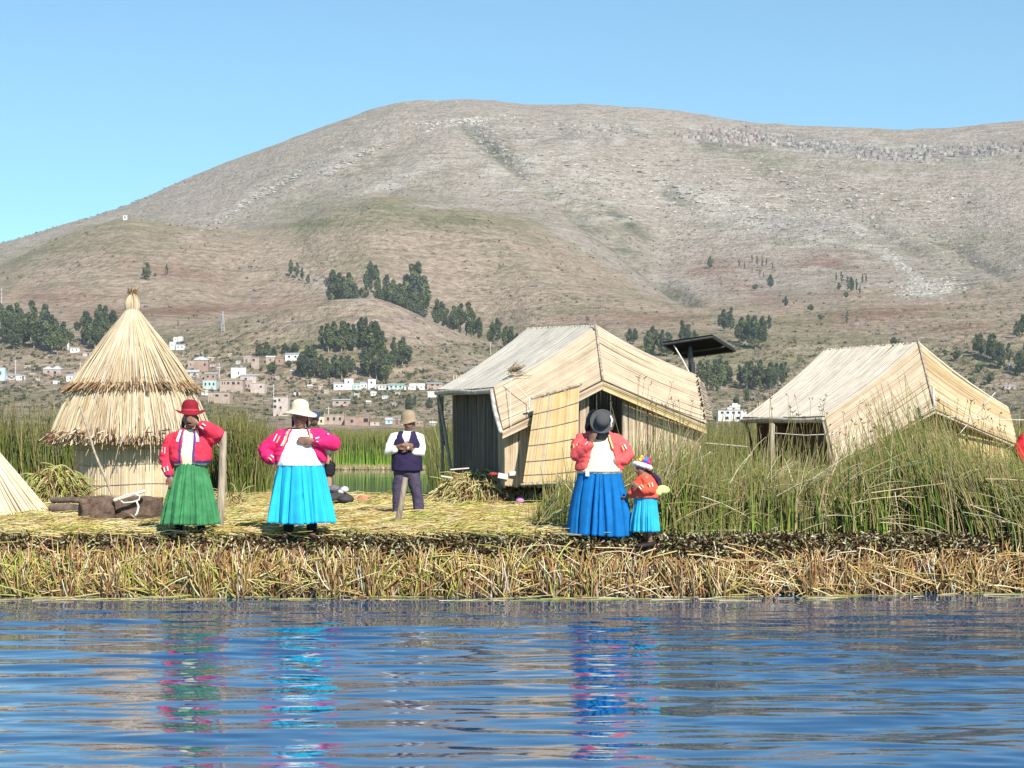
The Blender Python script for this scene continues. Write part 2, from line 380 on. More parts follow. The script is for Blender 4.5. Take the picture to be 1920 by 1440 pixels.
hills = link('hills', me, m, smooth=True); tag(hills, 'brown rocky hills rising behind the lake shore', 'hills', kind='structure')

colx = cols; TPYi = TPY
def terr_col(px):
    k = int(np.clip(np.searchsorted(cols, px), 1, len(cols)-1)); t = (px-cols[k-1])/(cols[k]-cols[k-1])
    return TZ[:, k-1]*(1-t)+TZ[:, k]*t
def ground_at(px, py, dmin=0):
    """first visible hillside point on this line of sight -> (x, y, z)"""
    z = terr_col(px); p = HZ-(z-CAM)/rows_d*F
    for i in range(1, len(p)):
        if rows_d[i] < dmin: continue
        if p[i] <= py:
            t = (p[i-1]-py)/(p[i-1]-p[i]+1e-9) if p[i-1] > py else 1
            t = min(1, max(0, t)); d = rows_d[i-1]+(rows_d[i]-rows_d[i-1])*t
            return (px-960)/F*d, d, z[i-1]+(z[i]-z[i-1])*t
    i = int(np.argmin(p)); return (px-960)/F*rows_d[i], rows_d[i], z[i]
def ground_d(px, d):
    return (px-960)/F*d, d, float(np.interp(d, rows_d, terr_col(px)))

# ================================================================= lake
ys = np.concatenate([np.linspace(-60, 8, 30), np.arange(8.1, 10.2, .05), np.arange(10.2, 23.2, .023), np.geomspace(23.3, 470, 110)])
us = np.concatenate([np.linspace(-3.4, -.36, 60), np.linspace(-.352, .352, 250), np.linspace(.36, 3.4, 60)])
sc_y = np.where(ys > 10, ys, 10)
WX = us[None]*sc_y[:, None]; WY = np.repeat(ys[:, None], len(us), 1)
WZ = np.zeros_like(WX)
for i in range(64):
    lam = float(np.exp(rng.uniform(math.log(.11), math.log(1.9)))); th = rng.normal(0, .27)+.05; k = 2*math.pi/lam
    slope = .0138*(lam/.6)**(.40 if lam < .6 else -.40)
    WZ += slope/k*np.sin(k*(WX*math.sin(th)+WY*math.cos(th))+rng.uniform(0, 6.28))
patch = .62+.75*np.clip(fbm(WX/2.6, WY/3.4, 3)+.35, 0, 1)
fade = np.interp(WY, [-60, 4, 8.2, 20.3, 21.9, 23, 50, 90, 470], [.0, .3, 1, 1, .22, .08, .08, .3, .3])
WZ *= patch*fade
Vw = np.stack([WX, WY, WZ], -1).reshape(-1, 3); nr, nc = WX.shape
ii = np.arange(nr-1)[:, None]*nc+np.arange(nc-1)[None]
Q = np.stack([ii, ii+1, ii+nc+1, ii+nc], -1).reshape(-1, 4)
m, nt, b = new_mat('lake_water')
b.inputs['Base Color'].default_value = (.003, .050, .145, 1); b.inputs['Roughness'].default_value = .012
b.inputs['IOR'].default_value = 1.55; b.inputs['Specular IOR Level'].default_value = .5
nn = add_noise(nt, 1, 4, .55, mapping(nt, (3.2, 12, 1))); bump(nt, b, nn.outputs[0], .045, .02)
water = link('water', np_mesh('water', Vw, Q), m, smooth=True)
tag(water, 'blue rippled lake water with broken reflections', 'water', kind='structure')
# ================================================================= eucalyptus trees, bushes
M_leaf = mat_attr('eucalyptus_leaves', rough=.7, scale=.35, amt=.35, transl=.15)
M_bark = mat('pale_bark', (.34, .29, .23), scale=1.5, var=.4)
def leaf_quads(Cn, size, colr, up=.3):
    n = len(Cn)
    d = norm(rng.normal(0, 1, (n, 3))); e = norm(np.cross(d, norm(rng.normal(0, 1, (n, 3)))+1e-3))
    s = size*rng.uniform(.6, 1.35, (n, 1))
    a = e*s; b_ = norm(np.cross(d, e))*s*rng.uniform(.45, .9, (n, 1))
    V = np.stack([Cn-a-b_*.4, Cn-b_, Cn+a+b_*.3, Cn+b_], 1).reshape(-1, 3)
    return V, np.arange(4*n).reshape(-1, 4), np.repeat(colr, 4, 0)
def tree_mesh(seed, kind):
    """crown and trunk of a tree one unit tall"""
    global rng
    keep = rng; rng = np.random.default_rng(seed)
    parts = []
    if kind == 'tall':   nl, base, wid, lean = 14, .18, .165, .05
    elif kind == 'wide': nl, base, wid, lean = 15, .18, .23, .05
    elif kind == 'slim': nl, base, wid, lean = 10, .10, .12, .02
    else:                nl, base, wid, lean = 10, .10, .42, .0
    cl = []
    top = np.array([rng.normal(0, lean), rng.normal(0, lean), .97])
    for i in range(nl):
        h = base+(.93-base)*((i+.5)/nl); prof = math.sin(math.pi*min(1, (h-base+.10)/(1.12-base))**.85)
        a = rng.uniform(0, 6.28); r = wid*prof*rng.uniform(.2, .95)
        if kind == 'bush': h = rng.uniform(.25, .75); r = wid*rng.uniform(0, .7)
        cl.append((np.array([top[0]*h+r*math.cos(a), top[1]*h+r*math.sin(a), h]), wid*rng.uniform(.38, .72)*max(.45, prof)))
    if kind != 'bush': cl.append((top-np.array([0, 0, .06]), wid*.32))
    for c, s in cl:
        n = int(70+420*s/.2*.5); d = norm(rng.normal(0, 1, (n, 3)))*rng.uniform(.35, 1, (n, 1))**.5
        pts = c+d*s*np.array([1, 1, 1.35 if kind != 'bush' else .8])
        pts = pts[pts[:, 2] > .02]
        base_c = np.array([(.090, .120, .055), (.13, .165, .06), (.070, .095, .056), (.16, .185, .09), (.10, .12, .085)][rng.integers(0, 5)])
        cc = np.clip(base_c*rng.uniform(.65, 1.4, (len(pts), 1)), .01, .3)
        parts.append(leaf_quads(pts, .030 if kind != 'bush' else .05, cc))
    crown = np_mesh('crown', *merge(*parts))
    bm = bmesh.new()
    tr = .020 if kind != 'wide' else .026
    add_tube(bm, [Vector((0, 0, -.06)), Vector((top[0]*.3, top[1]*.3, .3)), Vector((top[0]*.6, top[1]*.6, .6)), Vector((*(top*.9),))], [tr, tr*.8, tr*.55, tr*.15], seg=6)
    for c, s in cl[:8]:
        h = max(.06, c[2]-.14); add_tube(bm, [Vector((top[0]*h, top[1]*h, h)), Vector((c[0], c[1], c[2]))], [tr*.45, tr*.15], seg=5)
    rng = keep
    return crown, bm_mesh(bm, 'trunk')
PROTO = {k: [tree_mesh(100*j+i, k) for i in range(n)] for j, (k, n) in enumerate((('tall', 6), ('wide', 6), ('slim', 3), ('bush', 3)))}
ORD = ['first', 'second', 'third', 'fourth', 'fifth', 'sixth', 'seventh', 'eighth', 'ninth', 'tenth', 'eleventh', 'twelfth', 'thirteenth', 'fourteenth', 'fifteenth', 'sixteenth', 'seventeenth', 'eighteenth']
def plant(px, py, h_px, kind, label, group, d=None, name='eucalyptus_tree', cat='tree', wide=1.0, dmin=0):
    x, y, z = ground_d(px, d) if d else ground_at(px, py, dmin)
    if d: h_px = max(8, (HZ-(z-CAM)/y*F)-h_px)      # h_px given as the row of the tree top
    h = h_px/F*y; cr, tr = PROTO[kind][random.randrange(len(PROTO[kind]))]
    r = empty(name, (x, y, z-.02*h), label, cat, group, rz=random.uniform(0, 6.28)); r.scale = (h*wide, h*wide, h)
    for me, nm, mm in ((cr, 'crown', M_leaf), (tr, 'trunk', M_bark)):
        if not me.materials: me.materials.append(mm)
        o = bpy.data.objects.new(nm, me); COL.objects.link(o); o.parent = r
    return r
def grove(desc, lst, word='eucalyptus', group=None, far=None, **k):
    lst = sorted(lst, key=lambda t: t[0])
    for i, t in enumerate(lst):
        px, py, h, kind = t[:4]
        if len(lst) == 1: lab = f'{word} {desc}'
        else: lab = f'{ORD[i]} {word} from the left {desc}'
        plant(px, py, h, kind, lab, group or 'trees '+desc, d=(t[4] if len(t) > 4 else None), wide=t[5] if len(t) > 5 else 1.0, **k)
T, Wd, S, B = 'tall', 'wide', 'slim', 'bush'
grove('in the big grove at left edge', [(-6, 632, 66, Wd), (6, 640, 62, T), (18, 645, 75, Wd), (32, 640, 76, T), (44, 650, 66, Wd), (57, 640, 80, T), (64, 652, 70, Wd), (76, 650, 82, T), (88, 655, 74, Wd), (98, 660, 72, Wd), (108, 665, 60, T), (118, 658, 58, T), (26, 655, 50, Wd)])
grove('beside the white house left of the thatched tower', [(131, 646, 30, Wd)])
grove('in the grove left of the thatched tower', [(156, 640, 58, Wd), (166, 648, 66, T), (178, 655, 60, Wd), (186, 628, 60, T), (196, 632, 62, T), (206, 640, 60, Wd), (190, 655, 45, Wd)])
grove('high above the thatched tower', [(269, 524, 24, S, None, 1.4), (277, 526, 36, T), (313, 516, 22, S), (292, 519, 8, B)])
grove('in the small row on the upper slope', [(545, 518, 33, T), (555, 522, 32, T), (566, 527, 26, T), (577, 532, 18, Wd)])
grove('in the row behind the round knoll', [(624, 0, 502, T, 1330), (634, 0, 508, T, 1330), (646, 0, 516, T, 1320), (656, 0, 508, T, 1330), (668, 0, 530, Wd, 1310), (680, 0, 525, T, 1310),
   (693, 0, 488, T, 1400), (704, 0, 494, T, 1400), (712, 0, 530, Wd, 1300), (724, 0, 512, T, 1330), (736, 0, 522, T, 1320), (748, 0, 530, Wd, 1310), (760, 0, 548, Wd, 1300), (773, 0, 490, T, 1350), (785, 0, 487, T, 1350), (778, 0, 540, Wd, 1290), (793, 0, 545, T, 1290)], word='dark eucalyptus')
grove('at the right foot of the knoll', [(818, 0, 560, Wd, 1240), (832, 0, 563, T, 1240), (846, 0, 572, Wd, 1230), (860, 0, 566, T, 1230), (874, 0, 563, T, 1230), (886, 0, 578, T, 1220), (898, 0, 592, T, 1215)])
grove('behind the ridge of the open thatched house', [(922, 650, 48, T), (934, 645, 52, T), (946, 652, 42, Wd), (960, 658, 48, Wd), (970, 662, 40, T)])
grove('in the dense grove on the knoll', [(606, 655, 46, T), (616, 660, 56, T), (628, 655, 55, T), (640, 660, 60, Wd), (652, 655, 52, T), (664, 660, 55, T), (676, 650, 58, T), (686, 656, 62, Wd), (697, 660, 60, T), (709, 664, 64, Wd), (716, 668, 50, T)])
grove('in the pair right of the knoll grove', [(738, 672, 42, T), (754, 687, 56, Wd), (767, 684, 38, T)])
grove('in the grove just above the white row of houses', [(684, 700, 52, T), (693, 708, 58, Wd), (706, 712, 60, T), (719, 715, 62, Wd), (730, 706, 50, T), (741, 690, 36, T)])
grove('in the wide grove left of the white row', [(563, 706, 48, Wd), (576, 708, 62, Wd), (590, 706, 58, Wd), (603, 708, 46, T), (615, 712, 42, Wd), (628, 708, 44, Wd), (641, 711, 46, Wd), (653, 707, 40, Wd), (662, 700, 30, T)], word='broad dark tree')
grove('on the slope above the brick houses', [(484, 668, 24, Wd, None, 1.5), (498, 668, 28, Wd, None, 1.3), (515, 669, 20, Wd, None, 1.5), (535, 664, 22, Wd, None, 1.4), (552, 662, 20, Wd, None, 1.6)], word='rounded tree')
grove('below the terraced slope', [(510, 702, 26, B), (541, 690, 16, B)], word='round bushy tree')
grove('above the two storey pink house', [(334, 612, 12, S), (416, 606, 14, S), (190, 600, 8, B)], word='lone small tree')
grove('beside the bright row below', [(766, 772, 34, Wd), (778, 765, 26, T), (770, 775, 18, B), (806, 768, 24, Wd)], word='small green tree')
grove('between the two thatched roofs', [(1178, 645, 30, Wd), (1190, 645, 30, Wd), (1214, 668, 50, T), (1226, 664, 54, Wd), (1240, 668, 52, T), (1254, 668, 46, Wd), (1280, 648, 50, T), (1291, 652, 46, Wd), (1302, 655, 38, T)])
grove('above the solar panel', [(1359, 620, 42, Wd), (1370, 622, 48, T), (1394, 645, 52, Wd), (1405, 650, 62, T), (1417, 655, 66, Wd), (1430, 640, 50, T), (1443, 620, 30, T)])
grove('in the hedge of trees beneath the solar panel', [(1316, 722, 46, Wd), (1328, 728, 56, T), (1340, 732, 60, Wd), (1352, 730, 62, T), (1363, 725, 50, Wd)])
grove('left of the closed thatched house', [(1389, 728, 46, T), (1400, 730, 54, T), (1411, 728, 54, Wd), (1422, 732, 60, T), (1433, 728, 52, T), (1444, 730, 52, Wd), (1455, 728, 50, T), (1466, 724, 46, T), (1476, 715, 38, T), (1400, 755, 26, Wd), (1378, 760, 18, B)])
grove('scattered above the closed thatched house', [(1676, 650, 20, B), (1774, 668, 14, B), (1790, 678, 24, B), (1588, 606, 24, S), (1540, 602, 14, B)], word='small bushy tree')
grove('in the clump at right edge', [(1830, 662, 36, Wd), (1842, 668, 44, Wd), (1856, 675, 50, T), (1868, 680, 56, Wd), (1880, 690, 50, Wd), (1893, 684, 42, T), (1906, 634, 34, T), (1916, 628, 40, Wd), (1910, 706, 50, Wd), (1858, 720, 24, B), (1838, 700, 20, B), (1925, 700, 60, Wd), (1820, 726, 20, B)], word='dark tree')
grove('upslope in the left sapling group', [(1332, 504, 24, Wd), (1386, 502, 18, S), (1396, 505, 14, S), (1410, 492, 16, S), (1420, 498, 20, S), (1430, 502, 22, S), (1437, 498, 16, S), (1445, 540, 26, Wd), (1425, 515, 12, S), (1448, 506, 14, S), (1415, 545, 14, B), (1432, 522, 12, S)], word='small tree')
grove('upslope in the right sapling group', [(1568, 528, 18, S), (1578, 530, 22, S), (1590, 545, 28, S), (1598, 548, 30, Wd), (1606, 545, 24, S), (1617, 532, 20, S), (1624, 530, 18, S), (1573, 545, 16, Wd), (1612, 552, 18, S), (1586, 560, 14, B), (1472, 575, 20, Wd), (1520, 585, 16, B)], word='small tree')

# scattered scrub on the slopes: nobody could count it
parts = []
N = 12500
sx = rng.uniform(-200, 2100, N); sy = rng.uniform(0, 1, N)
cnt = 0
for px, u in zip(sx, sy):
    py = 790-(u**1.25)*470 if rng.random() < .75 else rng.uniform(640, 780)
    x, y, z = ground_at(px, py)
    dens = fbm(np.array(x/90.), np.array(y/90.), 3)+(.3 if py > 640 else -.05)+(.2 if px > 1000 else 0)
    hedge = px > 950 and y < 1800 and ((z+3*math.sin(x/60))%11) < 2.2
    if dens < rng.uniform(-.35, .55) and not (hedge and rng.random() < .8): continue
    if px > 950 and y < 1800 and not hedge and rng.random() < .45: continue
    s = rng.uniform(.3, 1.15)*(1.0 if py > 650 else .9)*(1+y/4500.); cnt += 1
    n = 12
    pts = np.array([x, y, z])+rng.normal(0, 1, (n, 3))*np.array([.55, .5, .32])*s+np.array([0, 0, s*.35])
    base_c = np.array([(.080, .092, .042), (.11, .12, .055), (.14, .14, .07), (.06, .07, .045), (.17, .16, .09)][rng.integers(0, 5)])
    parts.append(leaf_quads(pts, .55*s, np.clip(base_c*rng.uniform(.8, 1.3, (n, 1)), .01, .3)))
scrub = link('scrub', np_mesh('scrub', *merge(*parts)), M_leaf)
tag(scrub, 'low dark scrub scattered over the hillside', 'scrub', kind='stuff')

# rock ledges and boulders breaking out of the upper slope
parts = []
def rocks(n, cx, cy, sx_, sy_, rot, wr_, hr_, pal):
    for _ in range(n):
        a, b_ = rng.normal(0, .5), rng.normal(0, .5); c, s = math.cos(R(rot)), math.sin(R(rot))
        px = cx+a*sx_*c-b_*sy_*s; py = cy+a*sx_*s+b_*sy_*c
        x, y, z = ground_at(px, py, 1500); k = y/2600.
        w_, h_, d_ = rng.uniform(*wr_)*k, rng.uniform(*hr_)*k, rng.uniform(*wr_)*k*.8
        v = np.array([(i, j, l) for l in (0, 1) for i, j in ((-1, -1), (1, -1), (1, 1), (-1, 1))], float)*np.array([w_/2, d_/2, h_]); v[:, 2] -= h_*.35
        v[4:, :2] *= rng.uniform(.6, .95); v += rng.normal(0, .12, (8, 3))*np.array([w_, d_, h_*.6]); r_ = rng.normal(0, .5)
        v = v@np.array([[math.cos(r_), math.sin(r_), 0], [-math.sin(r_), math.cos(r_), 0], [0, 0, 1]])+np.array([x, y, z])
        q = np.array([(4, 5, 6, 7), (0, 1, 5, 4), (1, 2, 6, 5), (2, 3, 7, 6), (3, 0, 4, 7)])
        parts.append((v, q, np.repeat(np.clip(np.array(pal[rng.integers(0, len(pal))])*rng.uniform(.75, 1.2), 0, .8)[None], 8, 0)))
RG = [(.22, .20, .18), (.27, .245, .22), (.17, .155, .14), (.31, .285, .25)]; RP = [(.29, .225, .195), (.25, .21, .185), (.20, .17, .15), (.34, .30, .26)]; RW = [(.40, .36, .31), (.36, .32, .28), (.44, .40, .35)]
rocks(230, 1372, 256, 90, 14, 3, (2, 8), (2, 8), RP); rocks(110, 1500, 270, 80, 12, 9, (2, 8), (1.5, 5), RG); rocks(170, 1630, 285, 130, 12, 5, (2, 8), (1.5, 6), RG); rocks(140, 1835, 283, 130, 12, -3, (2, 8), (1.5, 6), RG)
rocks(110, 920, 270, 90, 22, 35, (2, 6), (1, 3.5), RG); rocks(90, 860, 228, 110, 6, -4, (2, 7), (.8, 2.5), RW); rocks(90, 1120, 243, 150, 10, 2, (3, 8), (1, 4), RG)
rocks(300, 1250, 350, 320, 60, 12, (2, 9), (.5, 2), RW); rocks(300, 1600, 390, 330, 70, 8, (2, 9), (.5, 2), RW); rocks(130, 490, 365, 130, 7, -30, (2, 8), (.5, 1.6), RW); rocks(90, 660, 300, 110, 8, -25, (2, 8), (.5, 1.6), RW)
rocks(200, 1745, 540, 60, 16, -6, (2, 6), (.5, 2), RW); rocks(60, 1700, 505, 60, 9, 40, (2, 5), (.5, 1.6), RW)
o = link('rock_ledges', np_mesh('rock_ledges', *merge(*parts)), mat_attr('ledge_rock', rough=.95, scale=.12, amt=.4, spec=.05, stretch=(2, 2, .5))); tag(o, 'grey and pinkish rock ledges and boulders on the upper mountain slope', 'rocks', kind='stuff')

# ================================================================= village
def vmat(name, rgb): return mat(name, rgb, rough=.9, var=.16, scale=.6, spec=.1)
VM = dict(white=vmat('white_plaster', (.80, .79, .76)), cream=vmat('cream_plaster', (.66, .56, .38)), mint=vmat('mint_plaster', (.52, .64, .60)), blue=vmat('pale_blue_plaster', (.52, .68, .74)),
          brick=vmat('brick_wall', (.38, .26, .21)), pink=vmat('adobe_wall', (.45, .35, .29)), pale=vmat('pale_render', (.56, .47, .42)), tin=mat('tin_roof', (.50, .53, .56), rough=.5, var=.2, scale=.4, stretch=(6, 1, 1)), tile=vmat('clay_tile', (.40, .22, .16)),
          dark=mat('dark_window', (.025, .028, .032), rough=.25, var=.1), wood=mat('weathered_wood', (.20, .13, .09)))
def house(x0, x1, y0, y1, wall, roof, label, wins=(), door=None, deep=.8, yaw=0, name='house', rooft='flat', dmin=0, extra=None):
    """a village building seen between columns x0..x1 and rows y0..y1"""
    pc = (x0+x1)/2; x, y, z = ground_at(pc, y1, dmin)
    s = y/F; w_, h_ = (x1-x0)*s, (y1-y0)*s; dp = max(3.0, w_*deep)
    r = empty(name, (x, y+dp/2, z), label, 'house', 'village houses on the lower slope', rz=R(yaw))
    bm = bmesh.new(); roofh = 0
    if rooft == 'gable': roofh = min(.35*h_, 1.6)
    if rooft == 'hip': roofh = min(.3*h_, 1.8)
    if rooft in ('mono',): roofh = .18*h_
    wh = h_-roofh-(.18 if rooft == 'flat' else 0)
    add_box(bm, (0, 0, (wh-3)/2), (w_*.96, dp*.94, wh+3), bevel=.03)
    if rooft == 'flat' and wall in ('brick', 'pink', 'pale'):
        for cx in (-.47, .47): add_box(bm, (w_*cx*.96, -dp*.45, h_+.25), (.22, .22, .9))        # unfinished corner columns
    link('wall', bm_mesh(bm), VM[wall], r, local=True)
    bm = bmesh.new()
    if rooft == 'flat': add_box(bm, (0, 0, wh+.10), (w_, dp, .2), bevel=.03)
    elif rooft == 'mono':
        A = [(-w_*.52, -dp*.54, wh), (w_*.52, -dp*.54, wh), (w_*.52, dp*.54, h_), (-w_*.52, dp*.54, h_)]
        add_slab(bm, [(a, b, c+.12) for a, b, c in A], .12)
    elif rooft == 'gable':
        for sg in (-1, 1):
            q = [(-w_*.52, sg*dp*.55, wh-.05), (w_*.52, sg*dp*.55, wh-.05), (w_*.52, 0, h_), (-w_*.52, 0, h_)]
            if sg > 0: q = q[::-1]
            add_slab(bm, q, .12)
    else:
        add_lathe(bm, [(w_*.74, wh-.1), (w_*.74, wh+.05), (w_*.16, h_)], rot=Matrix.Rotation(R(45), 3, 'Z'), seg=4); 
        for v in bm.verts: v.co.y *= dp/w_
    link('roof', bm_mesh(bm), VM[roof], r, local=True)
    if rooft == 'gable':
        bm = bmesh.new()
        for sg in (-1, 1): 
            V_ = [bm.verts.new(p) for p in ((sg*w_*.478, -dp*.47, wh), (sg*w_*.478, dp*.47, wh), (sg*w_*.478, 0, h_-.12), (sg*w_*.44, -dp*.47, wh), (sg*w_*.44, dp*.47, wh), (sg*w_*.44, 0, h_-.12))]
            bm.faces.new(V_[:3]); bm.faces.new(V_[3:]); 
            for a, b_ in ((0, 1), (1, 2), (2, 0)): bm.faces.new((V_[a], V_[b_], V_[b_+3], V_[a+3]))
        link('gable', bm_mesh(bm), VM[wall], r, local=True)
    for (u, v, ww, hh) in wins:          # fractions of the facade
        bm = bmesh.new(); add_box(bm, ((u-.5)*w_*.96, -dp*.47+.02, v*wh), (ww*w_, .10, hh*wh))
        o = link('window', bm_mesh(bm), VM['dark'], r, local=True)
        bm = bmesh.new(); add_box(bm, ((u-.5)*w_*.96, -dp*.47-.04, v*wh-hh*wh/2-.06), (ww*w_+.2, .16, .10)); link('sill', bm_mesh(bm), VM[wall], o, local=True)
    if door:
        bm = bmesh.new(); add_box(bm, ((door-.5)*w_*.96, -dp*.47+.02, 1.0), (1.0, .10, 2.0)); link('door', bm_mesh(bm), VM['wood'], r, local=True)
    return r
W1 = [(.5, .6, .16, .28)]; W2 = [(.28, .6, .14, .28), (.72, .6, .14, .28)]; W3 = [(.2, .62, .11, .3), (.5, .62, .11, .3), (.8, .62, .11, .3)]
HS = [
 (-6, 9, 689, 714, 'blue', 'tin', 'tall pale blue house cut by the left edge', W1, None, 'flat'),
 (10, 33, 701, 711, 'pale', 'tin', 'low house with grey tin roof beside the pale blue house', W2, None, 'mono'),
 (30, 46, 703, 713, 'white', 'tin', 'small white house below the left utility pole', W1, .8, 'mono'),
 (80, 98, 687, 704, 'pink', 'tin', 'left wing of the adobe house above the left reeds', [(.6, .6, .2, .25)], None, 'hip'),
 (97, 115, 686, 706, 'pink', 'tin', 'right wing of the adobe house above the left reeds', [(.35, .55, .25, .3)], .3, 'hip'),
 (124, 140, 702, 716, 'white', 'tin', 'white house with low tin roof touching the thatched tower', W1, None, 'mono'),
 (139, 157, 698, 712, 'pale', 'tin', 'pale house directly left of the thatched tower', W1, None, 'flat'),
 (120, 128, 638, 655, 'white', 'white', 'narrow tall white house at the end of the big grove', [(.5, .6, .3, .15)], None, 'flat'),
 (130, 148, 651, 661, 'white', 'tin', 'low white house behind the thatched tower', W2, None, 'mono'),
 (154, 176, 660, 668, 'pale', 'tin', 'grey roofed shed left of the thatched tower cone', (), .5, 'mono'),
 (325, 333, 632, 641, 'white', 'white', 'upper left white cube house right of the tower', W1, None, 'flat'),
 (334, 342, 631, 640, 'white', 'white', 'upper right white cube house right of the tower', W1, None, 'flat'),
 (318, 328, 641, 656, 'white', 'white', 'tall white house touching the tower cone', W1, None, 'flat'),
 (329, 346, 645, 656, 'white', 'tin', 'long white house below the two white cubes', W2, None, 'mono'),
 (362, 390, 668, 697, 'brick', 'tin', 'brick house with big grey hipped roof', [(.75, .6, .12, .2)], None, 'hip'),
 (352, 364, 678, 690, 'pink', 'white', 'small shed left of the hipped roof house', W1, None, 'flat'),
 (386, 401, 670, 678, 'pink', 'white', 'low shed with white roof right of the hipped roof house', (), .5, 'mono'),
 (347, 374, 693, 706, 'pale', 'tin', 'long grey roofed house beside the tower rim', W2, None, 'gable'),
 (382, 406, 698, 713, 'brick', 'tin', 'brick house with grey roof above the mint house', W2, None, 'mono'),
 (380, 407, 713, 730, 'mint', 'mint', 'mint green house with white end wall', W3, None, 'flat'),
 (377, 389, 731, 741, 'white', 'tin', 'tiny white house under the mint house', W1, None, 'gable'),
 (431, 460, 689, 709, 'white', 'tin', 'tall white house with dark rim at village centre', [(.5, .5, .08, .25)], None, 'flat'),
 (450, 481, 701, 719, 'pale', 'tin', 'two level house with white annex right of the white house', [(.35, .6, .14, .25)], None, 'mono'),
 (411, 456, 712, 735, 'pink', 'pink', 'long pink house with three square windows', [(.12, .75, .04, .22), (.22, .75, .04, .22), (.38, .75, .09, .2), (.6, .75, .12, .22), (.82, .75, .09, .2)], None, 'flat'),
 (457, 471, 713, 731, 'pink', 'pink', 'narrow pink house joined to the long pink house', [(.3, .45, .15, .25), (.7, .45, .15, .25)], None, 'flat'),
 (470, 498, 718, 737, 'pale', 'pale', 'pale block house with one small window', [(.74, .65, .15, .18)], None, 'flat'),
 (389, 432, 735, 756, 'pink', 'pink', 'pink brick house with two dark windows above green field', [(.42, .72, .14, .2), (.84, .72, .14, .15)], None, 'flat'),
 (512, 541, 744, 780, 'pale', 'pale', 'tall unfinished house behind the straw hat', [(.42, .85, .13, .12), (.12, .8, .18, .12), (.12, .5, .18, .14), (.5, .45, .13, .12)], None, 'flat'),
 (534, 562, 661, 676, 'white', 'tin', 'white house with tin roof alone above the village', W2, None, 'mono'),
 (456, 470, 668, 680, 'pink', 'tin', 'ruined adobe hut with tin roof above village centre', (), .4, 'mono'),
 (471, 486, 670, 692, 'pink', 'pink', 'roofless adobe ruin with dark opening', [(.3, .8, .3, .2)], None, 'flat'),
 (498, 515, 667, 682, 'pink', 'white', 'pink house with white roof beside round bushy tree', W1, None, 'mono'),
 (516, 532, 669, 684, 'brick', 'tile', 'red brick house right of round bushy tree', W1, None, 'mono'),
 (624, 646, 717, 731, 'white', 'tin', 'first white house at the left of the white row', W2, None, 'mono'),
 (646, 662, 710, 731, 'white', 'white', 'taller white house with one window in the row', [(.5, .72, .2, .18)], None, 'flat'),
 (661, 675, 719, 731, 'mint', 'mint', 'pale mint house in the white row', W2, None, 'mono'),
 (675, 690, 716, 730, 'white', 'tin', 'white house with dark tin roof in the row', W2, None, 'mono'),
 (689, 704, 711, 730, 'white', 'white', 'round topped white house with window in the row', [(.45, .7, .25, .2)], None, 'flat'),
 (703, 726, 721, 731, 'white', 'white', 'long low white house mid row', W3, None, 'mono'),
 (728, 758, 719, 731, 'mint', 'mint', 'long mint coloured house in the white row', W3, None, 'mono'),
 (757, 768, 723, 731, 'white', 'tin', 'little white annex between mint and twin houses', (), .5, 'mono'),
 (768, 781, 719, 731, 'white', 'white', 'left twin white house at the row end', W1, None, 'gable'),
 (782, 796, 719, 731, 'white', 'white', 'right twin white house at the row end', W1, None, 'gable'),
 (799, 829, 717, 730, 'pink', 'tin', 'pink house behind the corner of the open thatched house', [(.35, .75, .16, .22), (.7, .75, .16, .22)], None, 'mono'),
 (801, 818, 734, 745, 'white', 'white', 'white shed beside corner of the open thatched house', (), None, 'mono'),
 (622, 656, 748, 761, 'pink', 'tin', 'pink house with grey roof below the white row', W2, None, 'mono'),
 (594, 607, 782, 796, 'cream', 'white', 'yellow house with green window near the blue cap', [(.55, .5, .3, .4)], None, 'flat'),
 (607, 646, 777, 796, 'pink', 'pink', 'long pink house right of the yellow house', [(.2, .6, .1, .3), (.5, .6, .1, .3), (.8, .6, .1, .3)], None, 'flat'),
 (645, 692, 780, 798, 'brick', 'pink', 'red brick house with pale blue end at the shore', [(.3, .5, .1, .3), (.88, .6, .18, .4)], None, 'flat'),
 (722, 736, 783, 795, 'blue', 'tin', 'pale blue hut left of the man in the vest', W1, None, 'gable'),
 (736, 752, 786, 796, 'brick', 'tin', 'brick shed behind the man in the vest', (), .5, 'mono'),
 (1347, 1402, 768, 790, 'white', 'tile', 'wide white building with row of windows between thatched roofs', [(.14, .78, .1, .2), (.34, .78, .1, .2), (.54, .78, .1, .2), (.74, .78, .1, .2), (.3, .3, .12, .25), (.7, .3, .12, .25)], None, 'flat'),
 (1884, 1906, 722, 730, 'pale', 'tin', 'low grey roofed house near the right edge', W2, None, 'mono'),
 (1890, 1898, 683, 694, 'pale', 'tin', 'small hut with pointed roof among trees at right', (), .5, 'hip'),
]
for hs in HS:
    house(*hs[:7], wins=hs[7], door=hs[8], rooft=hs[9], yaw=random.uniform(-9, 9))
